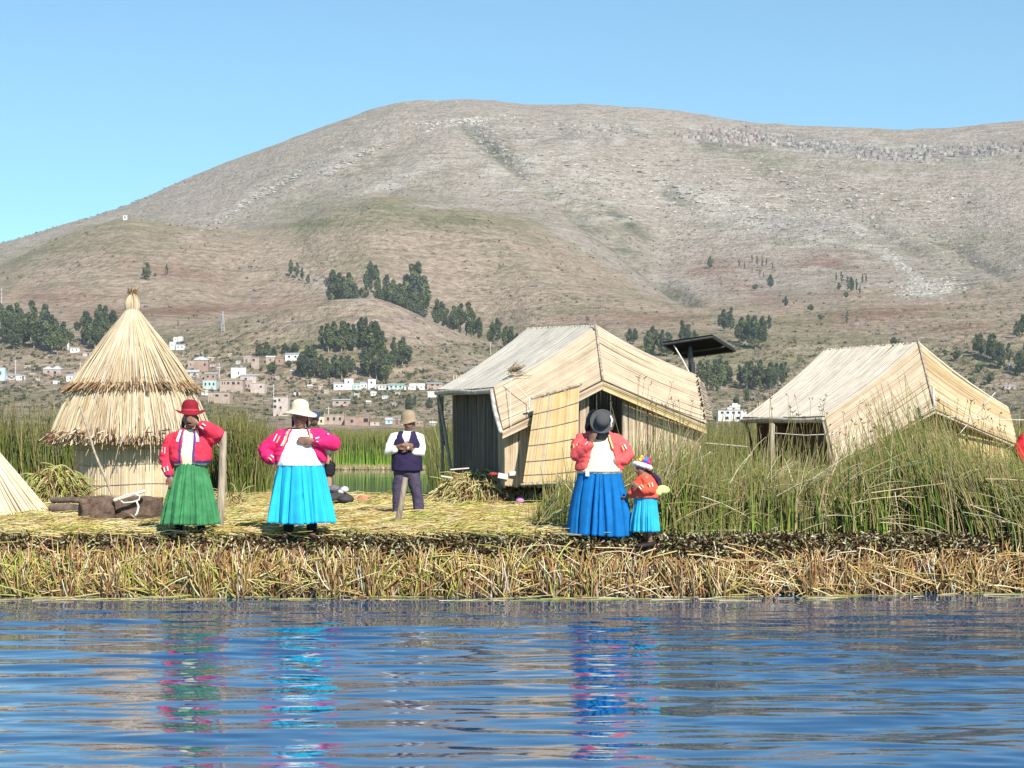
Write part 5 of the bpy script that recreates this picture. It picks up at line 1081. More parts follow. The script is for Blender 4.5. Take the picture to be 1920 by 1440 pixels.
# ================================================================= people
M_skin = mat('brown_skin', (.26, .130, .085), rough=.55, var=.12, scale=14, spec=.4)
M_hair = mat('black_hair', (.012, .010, .010), rough=.4, var=.2, scale=40, stretch=(1, 1, .1))
M_eye = mat('dark_eye', (.02, .015, .012), rough=.2)
M_lip = mat('lips', (.16, .045, .035), rough=.5)
def fab(name, rgb, var=.12, bumps=.35, rough=.85): return mat(name, rgb, rough=rough, var=var, scale=7, bumps=bumps, bscale=60, spec=.15)
def hand(bm, wr, d, nrm, side, curl=.5, sc=1.0, spread=.12):
    """palm and five bent fingers; side=+1/-1 tells on which side the thumb leaves"""
    d = Vector(d).normalized(); nrm = Vector(nrm); nrm = (nrm-d*nrm.dot(d)).normalized(); s = d.cross(nrm).normalized()*side
    wr = Vector(wr); B = Matrix((s, d, nrm)).transposed()
    add_ell(bm, wr+d*.045*sc, (.040*sc, .052*sc, .017*sc), B, 14)
    for i, (o, L, r) in enumerate(((.030, .066, .0092), (.010, .076, .0096), (-.011, .070, .0092), (-.030, .054, .0082))):
        p = wr+d*.080*sc+s*o*sc; dv = (d+s*o*spread*30*.1).normalized(); pts = [p-dv*.02*sc, p]; c = curl*(1+.12*i)
        for k, f in enumerate((.45, .30, .25)):
            dv = (dv*math.cos(c*(.35+.35*k))+nrm*math.sin(c*(.35+.35*k))).normalized(); pts.append(pts[-1]+dv*L*f*sc)
        add_tube(bm, pts, [r*1.1*sc, r*1.1*sc, r*sc, r*.93*sc, r*.8*sc], 8)
    p = wr+d*.022*sc+s*.030*sc; t1 = (d*.65+s*.75+nrm*.15).normalized(); t2 = (d*.92+s*.25+nrm*.35).normalized()
    add_tube(bm, [p-t1*.012*sc, p+t1*.030*sc, p+t1*.030*sc+t2*.030*sc, p+t1*.030*sc+t2*.052*sc], [.014*sc, .0125*sc, .0110*sc, .009*sc], 8)
def head(bm, c, face, up=(0, 0, 1), s=1.0):
    """head of about 0.22 m; c centre, face direction"""
    f = Vector(face).normalized(); u = Vector(up); u = (u-f*u.dot(f)).normalized(); r = f.cross(u).normalized(); B = Matrix((r, -f, u)).transposed(); c = Vector(c)
    L = lambda x, y, z: c+r*(x*s)+f*(y*s)+u*(z*s)
    add_ell(bm, L(0, -.008, .020), (.076*s, .092*s, .092*s), B)
    add_ell(bm, L(0, .022, -.035), (.064*s, .066*s, .074*s), B)
    add_ell(bm, L(0, .050, -.088), (.026*s, .024*s, .020*s), B, 12)                     # chin
    for sg in (-1, 1):
        add_ell(bm, L(sg*.036, .052, -.030), (.026*s, .024*s, .026*s), B, 12)             # cheek
        add_ell(bm, L(sg*.076, -.002, -.010), (.010*s, .018*s, .030*s), B, 10)            # ear
        add_ell(bm, L(sg*.028, .074, .024), (.024*s, .012*s, .008*s), B, 10)              # brow
    add_tube(bm, [L(0, .080, .012), L(0, .096, -.016), L(0, .102, -.030)], [.009*s, .012*s, .015*s], 8)
    for sg in (-1, 1): add_ell(bm, L(sg*.013, .090, -.033), (.010*s, .011*s, .008*s), B, 8)
    add_ell(bm, L(0, .084, -.056), (.026*s, .011*s, .010*s), B, 10)
    return L
def person(root, sk, m_skin=None, vox=.0075, face=(0, -1, 0), hs=1.0, up=(0, 0, 1)):
    """sk: joints in local metres; one continuous surface"""
    bm = bmesh.new(); V = Vector
    hc = V(sk['head']); L = head(bm, hc, face, up, hs)
    nb = V(sk['neck']); add_tube(bm, [nb-V((0, 0, .04)), nb, hc-V((0, 0, .05))-V(face)*.01], [.062*hs, .056*hs, .050*hs], 12)
    ch, pe = V(sk['chest']), V(sk['pelvis']); b = sk.get('bulk', 1.0)
    add_tube(bm, [pe+V((0, 0, -.02)), pe.lerp(ch, .5), ch, nb-V((0, 0, .05))], [.135*b, .125*b, .130*b, .085], 18, ref=(0, 1, 0))
    for S_ in ('l', 'r'):
        if 'sh'+S_ in sk:
            s_, e_, w_ = V(sk['sh'+S_]), V(sk['el'+S_]), V(sk['wr'+S_]); k = hs
            add_tube(bm, [ch.lerp(s_, .4)+V((0, 0, .02)), s_, s_.lerp(e_, .5), e_, e_.lerp(w_, .35), w_], [.06*k, .052*k, .046*k, .038*k, .039*k, .025*k], 12)
            hd = sk.get('ha'+S_)
            if hd: hand(bm, w_, hd[0], hd[1], hd[2], hd[3], sc=hs*sk.get('hsc', 1.0))
        h_, k_, a_ = V(sk['hi'+S_]), V(sk['kn'+S_]), V(sk['an'+S_]); k = hs*sk.get('leg', 1.0)
        add_tube(bm, [pe.lerp(h_, .5), h_, h_.lerp(k_, .5), k_, k_.lerp(a_, .3), a_], [.09*k, .085*k, .070*k, .052*k, .054*k, .036*k], 12)
        fd = V(sk['fo'+S_]).normalized(); add_tube(bm, [a_-fd*.03+V((0, 0, -.03)), a_+fd*.06+V((0, 0, -.048)), a_+fd*.15+V((0, 0, -.058))], [.036*k, .034*k, .026*k], 10, flat=.8)
    me = voxel(bm, vox, 2, .5); o = link('body', me, m_skin or M_skin, root, smooth=True, local=True)
    f = V(face).normalized()
    for sg in (-1, 1):
        bm = bmesh.new(); add_ell(bm, L(sg*.029, .074, .008), (.011*hs, .008*hs, .007*hs), None, 8); link('eye', bm_mesh(bm), M_eye, o, smooth=True, local=True)
    bm = bmesh.new(); 
    for dz, rr in ((.005, .0045), (-.005, .0055)): add_tube(bm, [L(-.024, .086, -.056), L(0, .097, -.055+dz), L(.024, .086, -.056)], rr*hs, 6)
    link('lips', bm_mesh(bm), M_lip, o, smooth=True, local=True)
    return o, L
class Torso:
    """elliptical torso outline over height, local space"""
    def __init__(s, rings): s.r = sorted(rings)
    def at(s, z):
        zs = [r[0] for r in s.r]; return [float(np.interp(z, zs, [r[i] for r in s.r])) for i in range(1, 5)]
    def pt(s, z, th, off=0):
        cx, cy, rx, ry = s.at(z); return Vector((cx+(rx+off)*math.sin(th), cy-(ry+off)*math.cos(th), z))
def shell(bm, T, z0, z1, opening, th, nz=14, na=40, off=.018):
    """garment wall round a torso, open in front by opening(z) on both sides; or closed when opening is None"""
    O, I = [], []
    for i in range(nz+1):
        z = z0+(z1-z0)*i/nz
        if opening: a0, a1 = opening(z); angs = [a1+(2*math.pi+a0-a1)*k/na for k in range(na+1)]
        else: angs = [2*math.pi*k/na for k in range(na)]
        O.append([bm.verts.new(T.pt(z, a, off)) for a in angs]); I.append([bm.verts.new(T.pt(z, a, off-th)) for a in angs])
    m = len(O[0]); rngk = range(m-1) if opening else range(m)
    for i in range(nz):
        for k in rngk:
            j = (k+1) % m
            bm.faces.new((O[i][k], O[i][j], O[i+1][j], O[i+1][k])); bm.faces.new((I[i][k], I[i+1][k], I[i+1][j], I[i][j]))
        if opening:
            bm.faces.new((O[i][0], O[i+1][0], I[i+1][0], I[i][0])); bm.faces.new((O[i][-1], I[i][-1], I[i+1][-1], O[i+1][-1]))
    for k in rngk:
        j = (k+1) % m
        bm.faces.new((O[0][k], I[0][k], I[0][j], O[0][j])); bm.faces.new((O[-1][k], O[-1][j], I[-1][j], I[-1][k]))
def wrinkle(me, amp, sc, seed=0, dirn=None):
    co = get_co(me); no = get_no(me)
    x, y, z = co.T
    f = fbm(x*sc+seed+z*sc*.6, z*sc*1.3+y*sc, 3)
    f = 1-np.abs(f)*2.4
    set_co(me, co+no*(f*amp)[:, None])
def garment(root, name, bm, vox, m, smooth=3, wr=(.006, 9), seed=0):
    me = voxel(bm, vox, smooth, .5)
    if wr: wrinkle(me, wr[0], wr[1], seed)
    return link(name, me, m, root, smooth=True, local=True)
def sleeve(bm, pts, radii, ref=None): add_tube(bm, pts, radii, 16, ref)
def strip(root, name, pts, wdt, th, m):
    """flat band along points: list of (point, outward normal)"""
    bm = bmesh.new(); rows = []
    n = len(pts)
    for i, (p, nn) in enumerate(pts):
        a = pts[max(0, i-1)][0]; b = pts[min(n-1, i+1)][0]; d = (b-a).normalized(); s = d.cross(nn).normalized()*wdt/2; nn = nn.normalized()
        rows.append([bm.verts.new(v) for v in (p-s, p+s, p+s+nn*th, p-s+nn*th)])
    for A, B in zip(rows, rows[1:]):
        for k in range(4): bm.faces.new((A[k], A[(k+1) % 4], B[(k+1) % 4], B[k]))
    bm.faces.new(rows[0]); bm.faces.new(rows[-1][::-1])
    return link(name, bm_mesh(bm), m, root, local=True)
def skirt(root, T, z0, z1, folds, m, n=300, nz=30, name='skirt', tucks=(), hemwob=.0, seed=1, k_=0.9, creases=()):
    """z1 waist, z0 hem; folds list of (count, depth, phase, sharp)"""
    V = []; 
    rg_ = np.random.default_rng(seed)
    th = np.arange(n)/n*2*np.pi
    warp = .10*np.sin(th*2+seed)+.07*np.sin(th*5+seed*2)+.04*np.sin(th*9+seed*3)
    rows = []
    for lay_ in (0, 1):
        for i in range(nz+1):
            t = i/nz; z = z1+(z0-z1)*t; cx, cy, rx, ry = T.at(z); f = np.zeros(n)
            for c_, dp, ph, sh in folds:
                w_ = (.5+.5*np.cos(c_*(th+warp)+ph+.35*t*math.sin(seed+c_)))**sh; f += dp*(w_-.5)*(t**k_+.06)
            for th0, dp, wd in creases:
                da = (th-th0-.10*(t-.5)*math.sin(th0*7)+math.pi)%(2*math.pi)-math.pi; f -= dp*np.exp(-(da/wd)**2)*min(1, t*1.6+.1)
            for tz in tucks:
                f += .006*np.exp(-((z-tz)/.008)**2)
            f -= .010*lay_
            zz = z+hemwob*t*np.sin(th*3+seed)-(0)
            V.append(np.stack([cx+(rx+f)*np.sin(th), cy-(ry+f)*np.cos(th), np.full(n, z)+hemwob*t*np.sin(th*3+seed)], -1))
    V = np.concatenate(V); q = []
    def band(a, b):
        k = np.arange(n); return np.stack([a*n+k, a*n+(k+1) % n, b*n+(k+1) % n, b*n+k], -1)
    for lay_ in (0, 1):
        for i in range(nz): q.append(band(lay_*(nz+1)+i, lay_*(nz+1)+i+1))
    q.append(band(nz, 2*nz+1)); q.append(band(0, nz+1))
    return link(name, np_mesh(name, V, np.concatenate(q)), m, root, smooth=True, local=True)
def hat(root, name, prof, c, rot, m, wob=None, seg=48):
    bm = bmesh.new(); add_lathe(bm, prof, c, rot, seg, wob); return link(name, bm_mesh(bm), m, root, smooth=True, local=True)
def RX(a): return Matrix.Rotation(R(a), 3, 'X')
def RY(a): return Matrix.Rotation(R(a), 3, 'Y')
def RZ(a): return Matrix.Rotation(R(a), 3, 'Z')
M_white_b = fab('white_blouse', (.86, .86, .86), .04); M_cream_b = fab('cream_blouse', (.80, .72, .52), .06)
M_rose = fab('rose_red_jacket', (.76, .045, .085)); M_pink = fab('hot_pink_jacket', (.80, .025, .150)); M_coral = fab('coral_jacket', (.80, .115, .115)); M_orange = fab('orange_red_jacket', (.82, .11, .065))
M_trimw = fab('white_braid', (.80, .70, .66), .1); M_trimy = fab('gold_braid', (.78, .52, .22), .1); M_navy = fab('navy_trim', (.03, .035, .12)); M_purple = fab('purple_trim', (.10, .05, .25))
M_green = fab('green_skirt', (.055, .225, .09), .22, .2); M_cyan = fab('turquoise_skirt', (.025, .45, .70), .10, .2); M_blue = fab('royal_blue_skirt', (.006, .145, .42), .14, .2)
M_stock = fab('black_stocking', (.012, .010, .012)); M_sandal = mat('dark_sandal', (.02, .016, .014), rough=.6)
def feet_at(px, d, drop=0): 
    p = P(px, 0, d); p.z = Z0-.01-drop; return p
def shoes(root, an, fo, m=M_sandal):
    for a, f in zip(an, fo):
        f = Vector(f).normalized(); a = Vector(a); bm = bmesh.new(); add_tube(bm, [a-f*.045+Vector((0, 0, -.045)), a+f*.05+Vector((0, 0, -.058)), a+f*.165+Vector((0, 0, -.066))], [.046, .044, .035], 12, flat=.75)
        link('shoe', bm_mesh(bm), m, root, smooth=True, local=True)
def stockings(root, legs, m=M_stock, r=(.058, .044)):
    for k_, a_ in legs:
        bm = bmesh.new(); k_, a_ = Vector(k_), Vector(a_); add_tube(bm, [k_, k_.lerp(a_, .35), a_+Vector((0, 0, .0))], [r[0], r[0]*1.04, r[1]], 12); link('stocking', bm_mesh(bm), m, root, smooth=True, local=True)
def marks(root, a, b, out, m1, m2, L_=.075, gap=.022):
    """pair of embroidered bars across a sleeve at a, running towards b"""
    a, b = Vector(a), Vector(b); d = (b-a).normalized(); out = Vector(out).normalized(); s = d.cross(out).normalized()
    for k, mm in ((-1, m1), (1, m2)):
        c_ = a+s*gap*k; strip(root, 'embroidery', [(c_-d*L_/2, out), (c_, out), (c_+d*L_/2, out)], .014, .008, mm)

# ---------------------------------------------------------------- woman in the green skirt
g = feet_at(357, 22.57); w1 = empty('person', g, 'woman in green pleated skirt and red jacket lifting her hand to a dark red hat', 'person')
FWD = (0, -1, 0)
sk = dict(head=(0, -.02, 1.385), neck=(-.01, .0, 1.26), chest=(-.01, .01, 1.10), pelvis=(0, .01, .84), bulk=1.02,
  shl=(-.17, .01, 1.19), ell=(-.27, .03, .93), wrl=(-.225, -.09, .715), hal=((.16, -.12, -.98), (.2, .8, 0), -1, .35),
  shr=(.16, .01, 1.20), elr=(.31, -.08, 1.21), wrr=(.115, -.185, 1.335), har=((-.80, .02, .42), (0, .9, .1), 1, .45),
  hil=(-.09, 0, .78), knl=(-.125, 0, .44), anl=(-.135, 0, .075), fol=(-.15, -1, 0), hir=(.09, 0, .78), knr=(.12, 0, .44), anr=(.13, 0, .075), **{'for': (.2, -1, 0)})
body, L = person(w1, sk)
T1 = Torso([(.70, 0, .02, .205, .165), (.86, 0, .01, .195, .150), (.92, 0, .0, .215, .165), (1.05, 0, .0, .215, .160), (1.15, 0, .0, .200, .140), (1.22, 0, .01, .150, .105), (1.275, -.005, .01, .085, .075)])
bm = bmesh.new(); shell(bm, T1, .84, 1.262, None, .06, 12, 44, .0); add_tube(bm, [(0, .02, .86), (0, .01, 1.2)], [.12, .09], 16); garment(w1, 'blouse', bm, .012, M_cream_b, 3, (.004, 14), 3)
op = lambda z: (-np.interp(z, [.88, 1.0, 1.2, 1.28], [.42, .36, .40, .55]), np.interp(z, [.88, 1.0, 1.2, 1.28], [.30, .28, .36, .55]))
bm = bmesh.new(); shell(bm, T1, .875, 1.262, op, .035, 16, 46, .030)
sleeve(bm, [(-.13, .01, 1.17), (-.20, .01, 1.145), (-.265, .025, 1.02), (-.285, .03, .92), (-.262, -.03, .82), (-.238, -.075, .755)], [.075, .088, .082, .080, .068, .048])
sleeve(bm, [(.12, .01, 1.16), (.20, .0, 1.17), (.29, -.05, 1.185), (.325, -.09, 1.215), (.25, -.13, 1.27), (.165, -.17, 1.31)], [.08, .092, .092, .088, .072, .048])
jk = garment(w1, 'jacket', bm, .011, M_rose, 3, (.014, 8), 5)
for sg in (0, 1):
    zs = np.linspace(.885, 1.255, 16)
    strip(jk, 'jacket_braid', [(T1.pt(z, op(z)[sg]*1.0, .036), T1.pt(z, op(z)[sg], 1)-T1.pt(z, op(z)[sg], 0)) for z in zs], .020, .008, M_purple)
    strip(jk, 'collar', [(T1.pt(z, op(z)[sg]+(-.14 if sg == 0 else .14), .038), T1.pt(z, op(z)[sg], 1)-T1.pt(z, op(z)[sg], 0)) for z in np.linspace(1.12, 1.258, 8)], .034, .008, M_trimw)
strip(jk, 'hem_band', [(T1.pt(.885, a, .032), T1.pt(.885, a, 1)-T1.pt(.885, a, 0)) for a in np.linspace(.4, 5.8, 40)], .028, .012, M_navy)
marks(jk, (-.305, -.045, 1.02), (-.31, -.04, .95), (-.6, -.8, 0), M_trimw, M_trimw); marks(jk, (-.262, -.125, .80), (-.25, -.14, .75), (-.2, -1, 0), M_trimw, M_trimw, .06); marks(jk, (.185, -.235, 1.30), (.14, -.25, 1.335), (-.1, -1, .1), M_trimw, M_trimw, .05)
bm = bmesh.new(); add_tube(bm, [(-.244, -.065, .775), (-.232, -.085, .735)], [.047, .042], 12); link('cuff', bm_mesh(bm), M_purple, jk, smooth=True, local=True)
TS = Torso([(.10, .0, .0, .345, .30), (.35, 0, .0, .300, .26), (.65, 0, .0, .235, .20), (.80, 0, .01, .190, .165), (.90, 0, .01, .178, .15)])
skirt(w1, TS, .150, .885, creases=[(-.22, .05, .035), (.20, .03, .03), (-.75, .028, .03), (.62, .028, .03), (1.05, .03, .03), (-1.15, .03, .03)], folds=[(30, .030, .4, .8), (11, .030, 1.1, 1.6), (5, .020, 2., 1)], m=M_green, tucks=(.36, .39, .42, .27), seed=3, hemwob=.006)
bm = bmesh.new(); add_ell(bm, L(0, -.025, .022), (.086, .092, .092)); hr = garment(w1, 'hair', bm, .012, M_hair, 1, None)
for sg in (-1, 1):
    bm = bmesh.new(); add_tube(bm, [(sg*.075, .01, 1.40), (sg*.088, .0, 1.31), (sg*.08, -.02, 1.21)], [.022, .024, .014], 8, flat=.8); link('braid', bm_mesh(bm), M_hair, hr, smooth=True, local=True)
M_dred = fab('dark_red_felt', (.24, .016, .030), .15, .15)
H1 = hat(w1, 'hat', [(.0, .150), (.040, .147), (.068, .136), (.088, .112), (.097, .078), (.100, .03), (.101, .01), (.130, -.004), (.155, -.002), (.167, .006), (.168, .0), (.150, -.010), (.10, -.006), (.085, .0), (.08, .05), (0, .1)], (0, -.02, 1.467), RX(6) @ RY(2), M_dred, lambda a, r, z: (r*(1.04 if r > .12 else 1), .018*math.cos(a*2+2.6)*max(0, r-.1)/.06))
strip(H1, 'hat_band', [(Vector((.1*math.sin(a), -.02-.1*math.cos(a), 1.492-.0*math.cos(a))), Vector((math.sin(a), -math.cos(a), 0))) for a in np.linspace(0, 6.283, 40)], .022, .005, fab('red_ribbon', (.50, .05, .06)))
stockings(w1, [(sk['knl'], (-.135, 0, .09)), (sk['knr'], (.13, 0, .09))]); shoes(w1, [sk['anl'], sk['anr']], [sk['fol'], sk['for']])

# ---------------------------------------------------------------- woman in the turquoise skirt
g = feet_at(563, 22.5); w2 = empty('person', g, 'woman in turquoise skirt and pink jacket with hand on chest and straw hat', 'person')
sk = dict(head=(0, -.03, 1.395), neck=(.0, .0, 1.26), chest=(0, .01, 1.08), pelvis=(0, .01, .84), bulk=1.15, leg=1.12, hsc=1.1,
  shl=(-.20, .01, 1.20), ell=(-.42, .04, 1.01), wrl=(-.285, -.09, .885), hal=((.75, -.25, -.50), (.3, .9, -.1), -1, .5),
  shr=(.20, .01, 1.20), elr=(.37, -.06, 1.10), wrr=(.17, -.25, 1.13), har=((-1, -.02, .07), (0, .95, .1), 1, .18),
  hil=(-.11, 0, .78), knl=(-.13, 0, .44), anl=(-.135, 0, .075), fol=(-.2, -1, 0), hir=(.11, 0, .78), knr=(.13, 0, .44), anr=(.135, 0, .075), **{'for': (.25, -1, 0)})
body, L = person(w2, sk, hs=1.07)
T2 = Torso([(.74, .0, .0, .275, .23), (.86, 0, -.01, .285, .24), (.98, 0, -.02, .270, .235), (1.08, 0, -.01, .245, .205), (1.17, 0, .0, .215, .160), (1.23, 0, .01, .165, .115), (1.285, 0, .01, .09, .08)])
bm = bmesh.new(); shell(bm, T2, .835, 1.262, None, .08, 14, 50, .0); add_tube(bm, [(0, .0, .86), (0, .01, 1.2)], [.15, .09], 16); garment(w2, 'blouse', bm, .012, M_white_b, 4, (.004, 11), 3)
op = lambda z: (-np.interp(z, [.88, .95, 1.05, 1.15, 1.22, 1.28], [.98, .90, .72, .58, .68, .8]), np.interp(z, [.88, .95, 1.05, 1.15, 1.22, 1.28], [1.02, .92, .74, .55, .62, .8]))
bm = bmesh.new(); shell(bm, T2, .885, 1.272, op, .035, 16, 46, .030)
sleeve(bm, [(-.14, .01, 1.18), (-.22, .01, 1.175), (-.33, .03, 1.09), (-.415, .04, 1.01), (-.37, -.02, .94), (-.305, -.075, .90)], [.085, .100, .098, .092, .080, .052])
sleeve(bm, [(.14, .01, 1.18), (.22, .0, 1.18), (.32, -.03, 1.13), (.39, -.07, 1.10), (.30, -.16, 1.12), (.215, -.225, 1.13)], [.085, .098, .092, .088, .076, .050])
jk = garment(w2, 'jacket', bm, .011, M_pink, 3, (.014, 8), 15)
for sg in (0, 1):
    zs = np.linspace(.90, 1.265, 16)
    for dof, mm in ((0, M_trimy), (.085, M_trimw)):
        z2 = zs[7:] 
        strip(jk, 'collar', [(T2.pt(z, op(z)[sg]+(-dof if sg == 0 else dof), .036), T2.pt(z, op(z)[sg], 1)-T2.pt(z, op(z)[sg], 0)) for z in z2], .017, .009, mm)
marks(jk, (-.262, -.092, 1.155), (-.30, -.08, 1.08), (-.2, -1, .3), M_trimy, M_trimw, .095); marks(jk, (-.325, -.118, .935), (-.29, -.13, .905), (-.1, -1, .1), M_trimw, M_trimy, .05, .02)
marks(jk, (.235, -.265, 1.145), (.19, -.29, 1.13), (.1, -1, .2), M_trimw, M_trimw, .05, .02); marks(jk, (.34, -.10, 1.185), (.37, -.1, 1.16), (.2, -.9, .5), M_trimw, M_trimw, .05, .014)
TS = Torso([(.12, .01, .0, .415, .34), (.35, .005, .0, .375, .30), (.62, 0, .0, .320, .255), (.78, 0, -.01, .285, .235), (.90, 0, -.01, .262, .225)])
skirt(w2, TS, .170, .895, creases=[(-.34, .06, .030), (.16, .07, .030), (.55, .06, .035), (-.75, .05, .03), (.95, .05, .03), (-1.1, .04, .03), (.36, .03, .02)], folds=[(13, .040, .9, 1.8), (6, .045, .2, 1.5), (27, .008, 1.0, 1)], m=M_cyan, seed=5, hemwob=.010)
bm = bmesh.new(); add_ell(bm, L(0, -.026, .018), (.088, .092, .094)); add_tube(bm, [L(-.075, -.01, .0), L(-.08, -.01, -.09)], [.024, .016], 8); add_tube(bm, [L(.075, -.01, .0), L(.08, -.01, -.09)], [.024, .016], 8); garment(w2, 'hair', bm, .012, M_hair, 1, None)
M_strawhat = fab('straw_hat', (.70, .62, .45), .12, .3)
H2 = hat(w2, 'hat', [(0, .155), (.045, .151), (.078, .136), (.097, .108), (.104, .08), (.102, .05), (.110, .03), (.155, .004), (.200, -.016), (.201, -.026), (.155, -.010), (.10, .015), (.09, .05), (0, .15)], (0, -.03, 1.462), RX(5) @ RY(3), M_strawhat, lambda a, r, z: (r, .014*math.cos(a*2+.8)*max(0, r-.1)/.08))
strip(H2, 'hat_band', [(Vector((.105*math.sin(a), -.03-.105*math.cos(a), 1.50)), Vector((math.sin(a), -math.cos(a), 0))) for a in np.linspace(0, 6.283, 40)], .026, .004, fab('tan_ribbon', (.76, .58, .40)))
stockings(w2, [(sk['knl'], (-.135, 0, .09)), (sk['knr'], (.135, 0, .09))], r=(.074, .058)); shoes(w2, [sk['anl'], sk['anr']], [sk['fol'], sk['for']])

# ---------------------------------------------------------------- woman in the royal blue skirt, hat before her face
g = feet_at(1124, 22.6); w3 = empty('person', g, 'woman in long royal blue skirt and coral jacket hiding her face behind a grey hat', 'person')
sk = dict(head=(-.055, -.0, 1.37), neck=(-.02, .02, 1.24), chest=(0, .02, 1.05), pelvis=(0, .01, .80), bulk=1.15, hsc=1.05,
  shl=(-.19, .02, 1.16), ell=(-.26, -.05, .98), wrl=(-.095, -.22, 1.13), hal=((.25, -.12, .92), (.5, .5, .0), 1, .8),
  shr=(.19, .02, 1.16), elr=(.31, .02, .96), wrr=(.215, -.15, .90), har=((-.85, -.20, -.25), (0, .9, 0), 1, .6),
  hil=(-.10, 0, .75), knl=(-.12, 0, .42), anl=(-.13, 0, .075), fol=(-.2, -1, 0), hir=(.10, 0, .75), knr=(.12, 0, .42), anr=(.13, 0, .075), **{'for': (.2, -1, 0)})
body, L = person(w3, sk, face=(.05, -1, -.05))
T3 = Torso([(.66, .0, .0, .27, .22), (.76, 0, -.01, .268, .23), (.88, .0, -.02, .235, .21), (1.0, 0, -.01, .225, .195), (1.11, 0, .0, .205, .155), (1.18, 0, .01, .165, .115), (1.245, -.01, .02, .09, .08)])
bm = bmesh.new(); shell(bm, T3, .745, 1.235, None, .08, 14, 50, .0); add_tube(bm, [(0, .0, .80), (0, .01, 1.16)], [.14, .09], 16); garment(w3, 'blouse', bm, .012, M_cream_b, 4, (.006, 11), 8)
op = lambda z: (-np.interp(z, [.78, .9, 1.05, 1.15, 1.24], [.75, .55, .50, .55, .7]), np.interp(z, [.78, .9, 1.05, 1.15, 1.24], [1.0, .85, .60, .52, .7]))
bm = bmesh.new(); shell(bm, T3, .790, 1.235, op, .035, 16, 46, .030)
sleeve(bm, [(-.13, .02, 1.13), (-.20, .01, 1.13), (-.265, -.03, 1.04), (-.265, -.07, .97), (-.20, -.15, 1.04), (-.125, -.20, 1.09)], [.085, .094, .092, .086, .072, .050])
sleeve(bm, [(.13, .02, 1.13), (.21, .02, 1.12), (.285, .02, 1.03), (.325, .01, .95), (.28, -.07, .91), (.235, -.13, .90)], [.085, .090, .084, .078, .068, .048])
jk = garment(w3, 'jacket', bm, .011, M_coral, 3, (.014, 8), 25)
for sg in (0, 1): strip(jk, 'collar', [(T3.pt(z, op(z)[sg], .036), T3.pt(z, op(z)[sg], 1)-T3.pt(z, op(z)[sg], 0)) for z in np.linspace(1.04, 1.225, 9)], .022, .009, M_trimy)
marks(jk, (-.285, -.118, 1.06), (-.28, -.12, 1.0), (-.3, -1, .1), M_trimw, M_trimy, .06); marks(jk, (-.15, -.245, 1.09), (-.12, -.26, 1.12), (0, -1, 0), M_trimw, M_trimy, .05, .018); marks(jk, (.285, -.075, 1.05), (.31, -.07, 1.0), (.3, -.9, .2), M_trimw, M_trimy, .06, .018)
TS = Torso([(-.02, .0, .0, .402, .34), (.25, .0, .0, .372, .31), (.50, 0, .0, .325, .265), (.68, 0, -.01, .270, .232), (.80, 0, -.01, .255, .222)])
skirt(w3, TS, .02, .795, creases=[(-.30, .09, .05), (-.08, .05, .03), (.12, .07, .045), (.48, .05, .04), (-.8, .05, .04), (.9, .05, .04)], folds=[(6, .030, .3, 1.2), (4, .030, 1.2, 1.0), (19, .003, 1.0, 1)], m=M_blue, seed=9, hemwob=.012, nz=34)
strip(w3, 'waist_sash', [(T3.pt(.79, a, .014), T3.pt(.79, a, 1)-T3.pt(.79, a, 0)) for a in np.linspace(-1.2, 1.2, 20)], .035, .008, M_cream_b)
strip(w3, 'slip', [(T3.pt(.755, a, .022), T3.pt(.79, a, 1)-T3.pt(.79, a, 0)) for a in np.linspace(-.62, -.46, 4)], .075, .008, M_white_b)
bm = bmesh.new(); add_ell(bm, L(0, -.020, .026), (.094, .098, .100)); add_tube(bm, [L(.072, -.01, .02), L(.086, -.01, -.09), L(.075, -.03, -.19)], [.034, .036, .02], 10); add_tube(bm, [L(-.072, -.01, .02), L(-.086, -.01, -.09), L(-.075, -.03, -.19)], [.034, .036, .02], 10); garment(w3, 'hair', bm, .012, M_hair, 2, None)
M_gfelt = fab('grey_felt', (.085, .085, .088), .15, .15)
hr_ = RX(78) @ RZ(0)
H3 = hat(w3, 'hat', [(0, .125), (.035, .123), (.062, .112), (.080, .088), (.085, .05), (.087, .015), (.100, .002), (.128, .004), (.142, .012), (.145, .008), (.128, -.006), (.09, -.004), (.075, .0), (.07, .05), (0, .08)], (.022, -.235, 1.355), hr_, M_gfelt)
bm = bmesh.new(); add_tube(bm, [(-.02, -.12, 1.27), (.02, -.165, 1.20), (.05, -.12, 1.155)], [.05, .062, .04], 12, flat=.6); add_tube(bm, [(-.03, -.12, 1.16), (.04, -.15, 1.165), (.09, -.10, 1.21)], [.03, .04, .03], 10, flat=.6); garment(w3, 'neck_scarf', bm, .010, M_gfelt, 2, (.003, 20))
bm = bmesh.new(); add_tube(bm, [(.118, -.262, 1.415), (.135, -.275, 1.37), (.122, -.265, 1.33), (.128, -.235, 1.27)], [.010, .013, .010, .014], 8, flat=.5); link('ribbon', bm_mesh(bm), M_trimw, H3, smooth=True, local=True)
stockings(w3, [(sk['knl'], (-.13, 0, .09)), (sk['knr'], (.13, 0, .09))]); shoes(w3, [sk['anl'], sk['anr']], [sk['fol'], sk['for']])

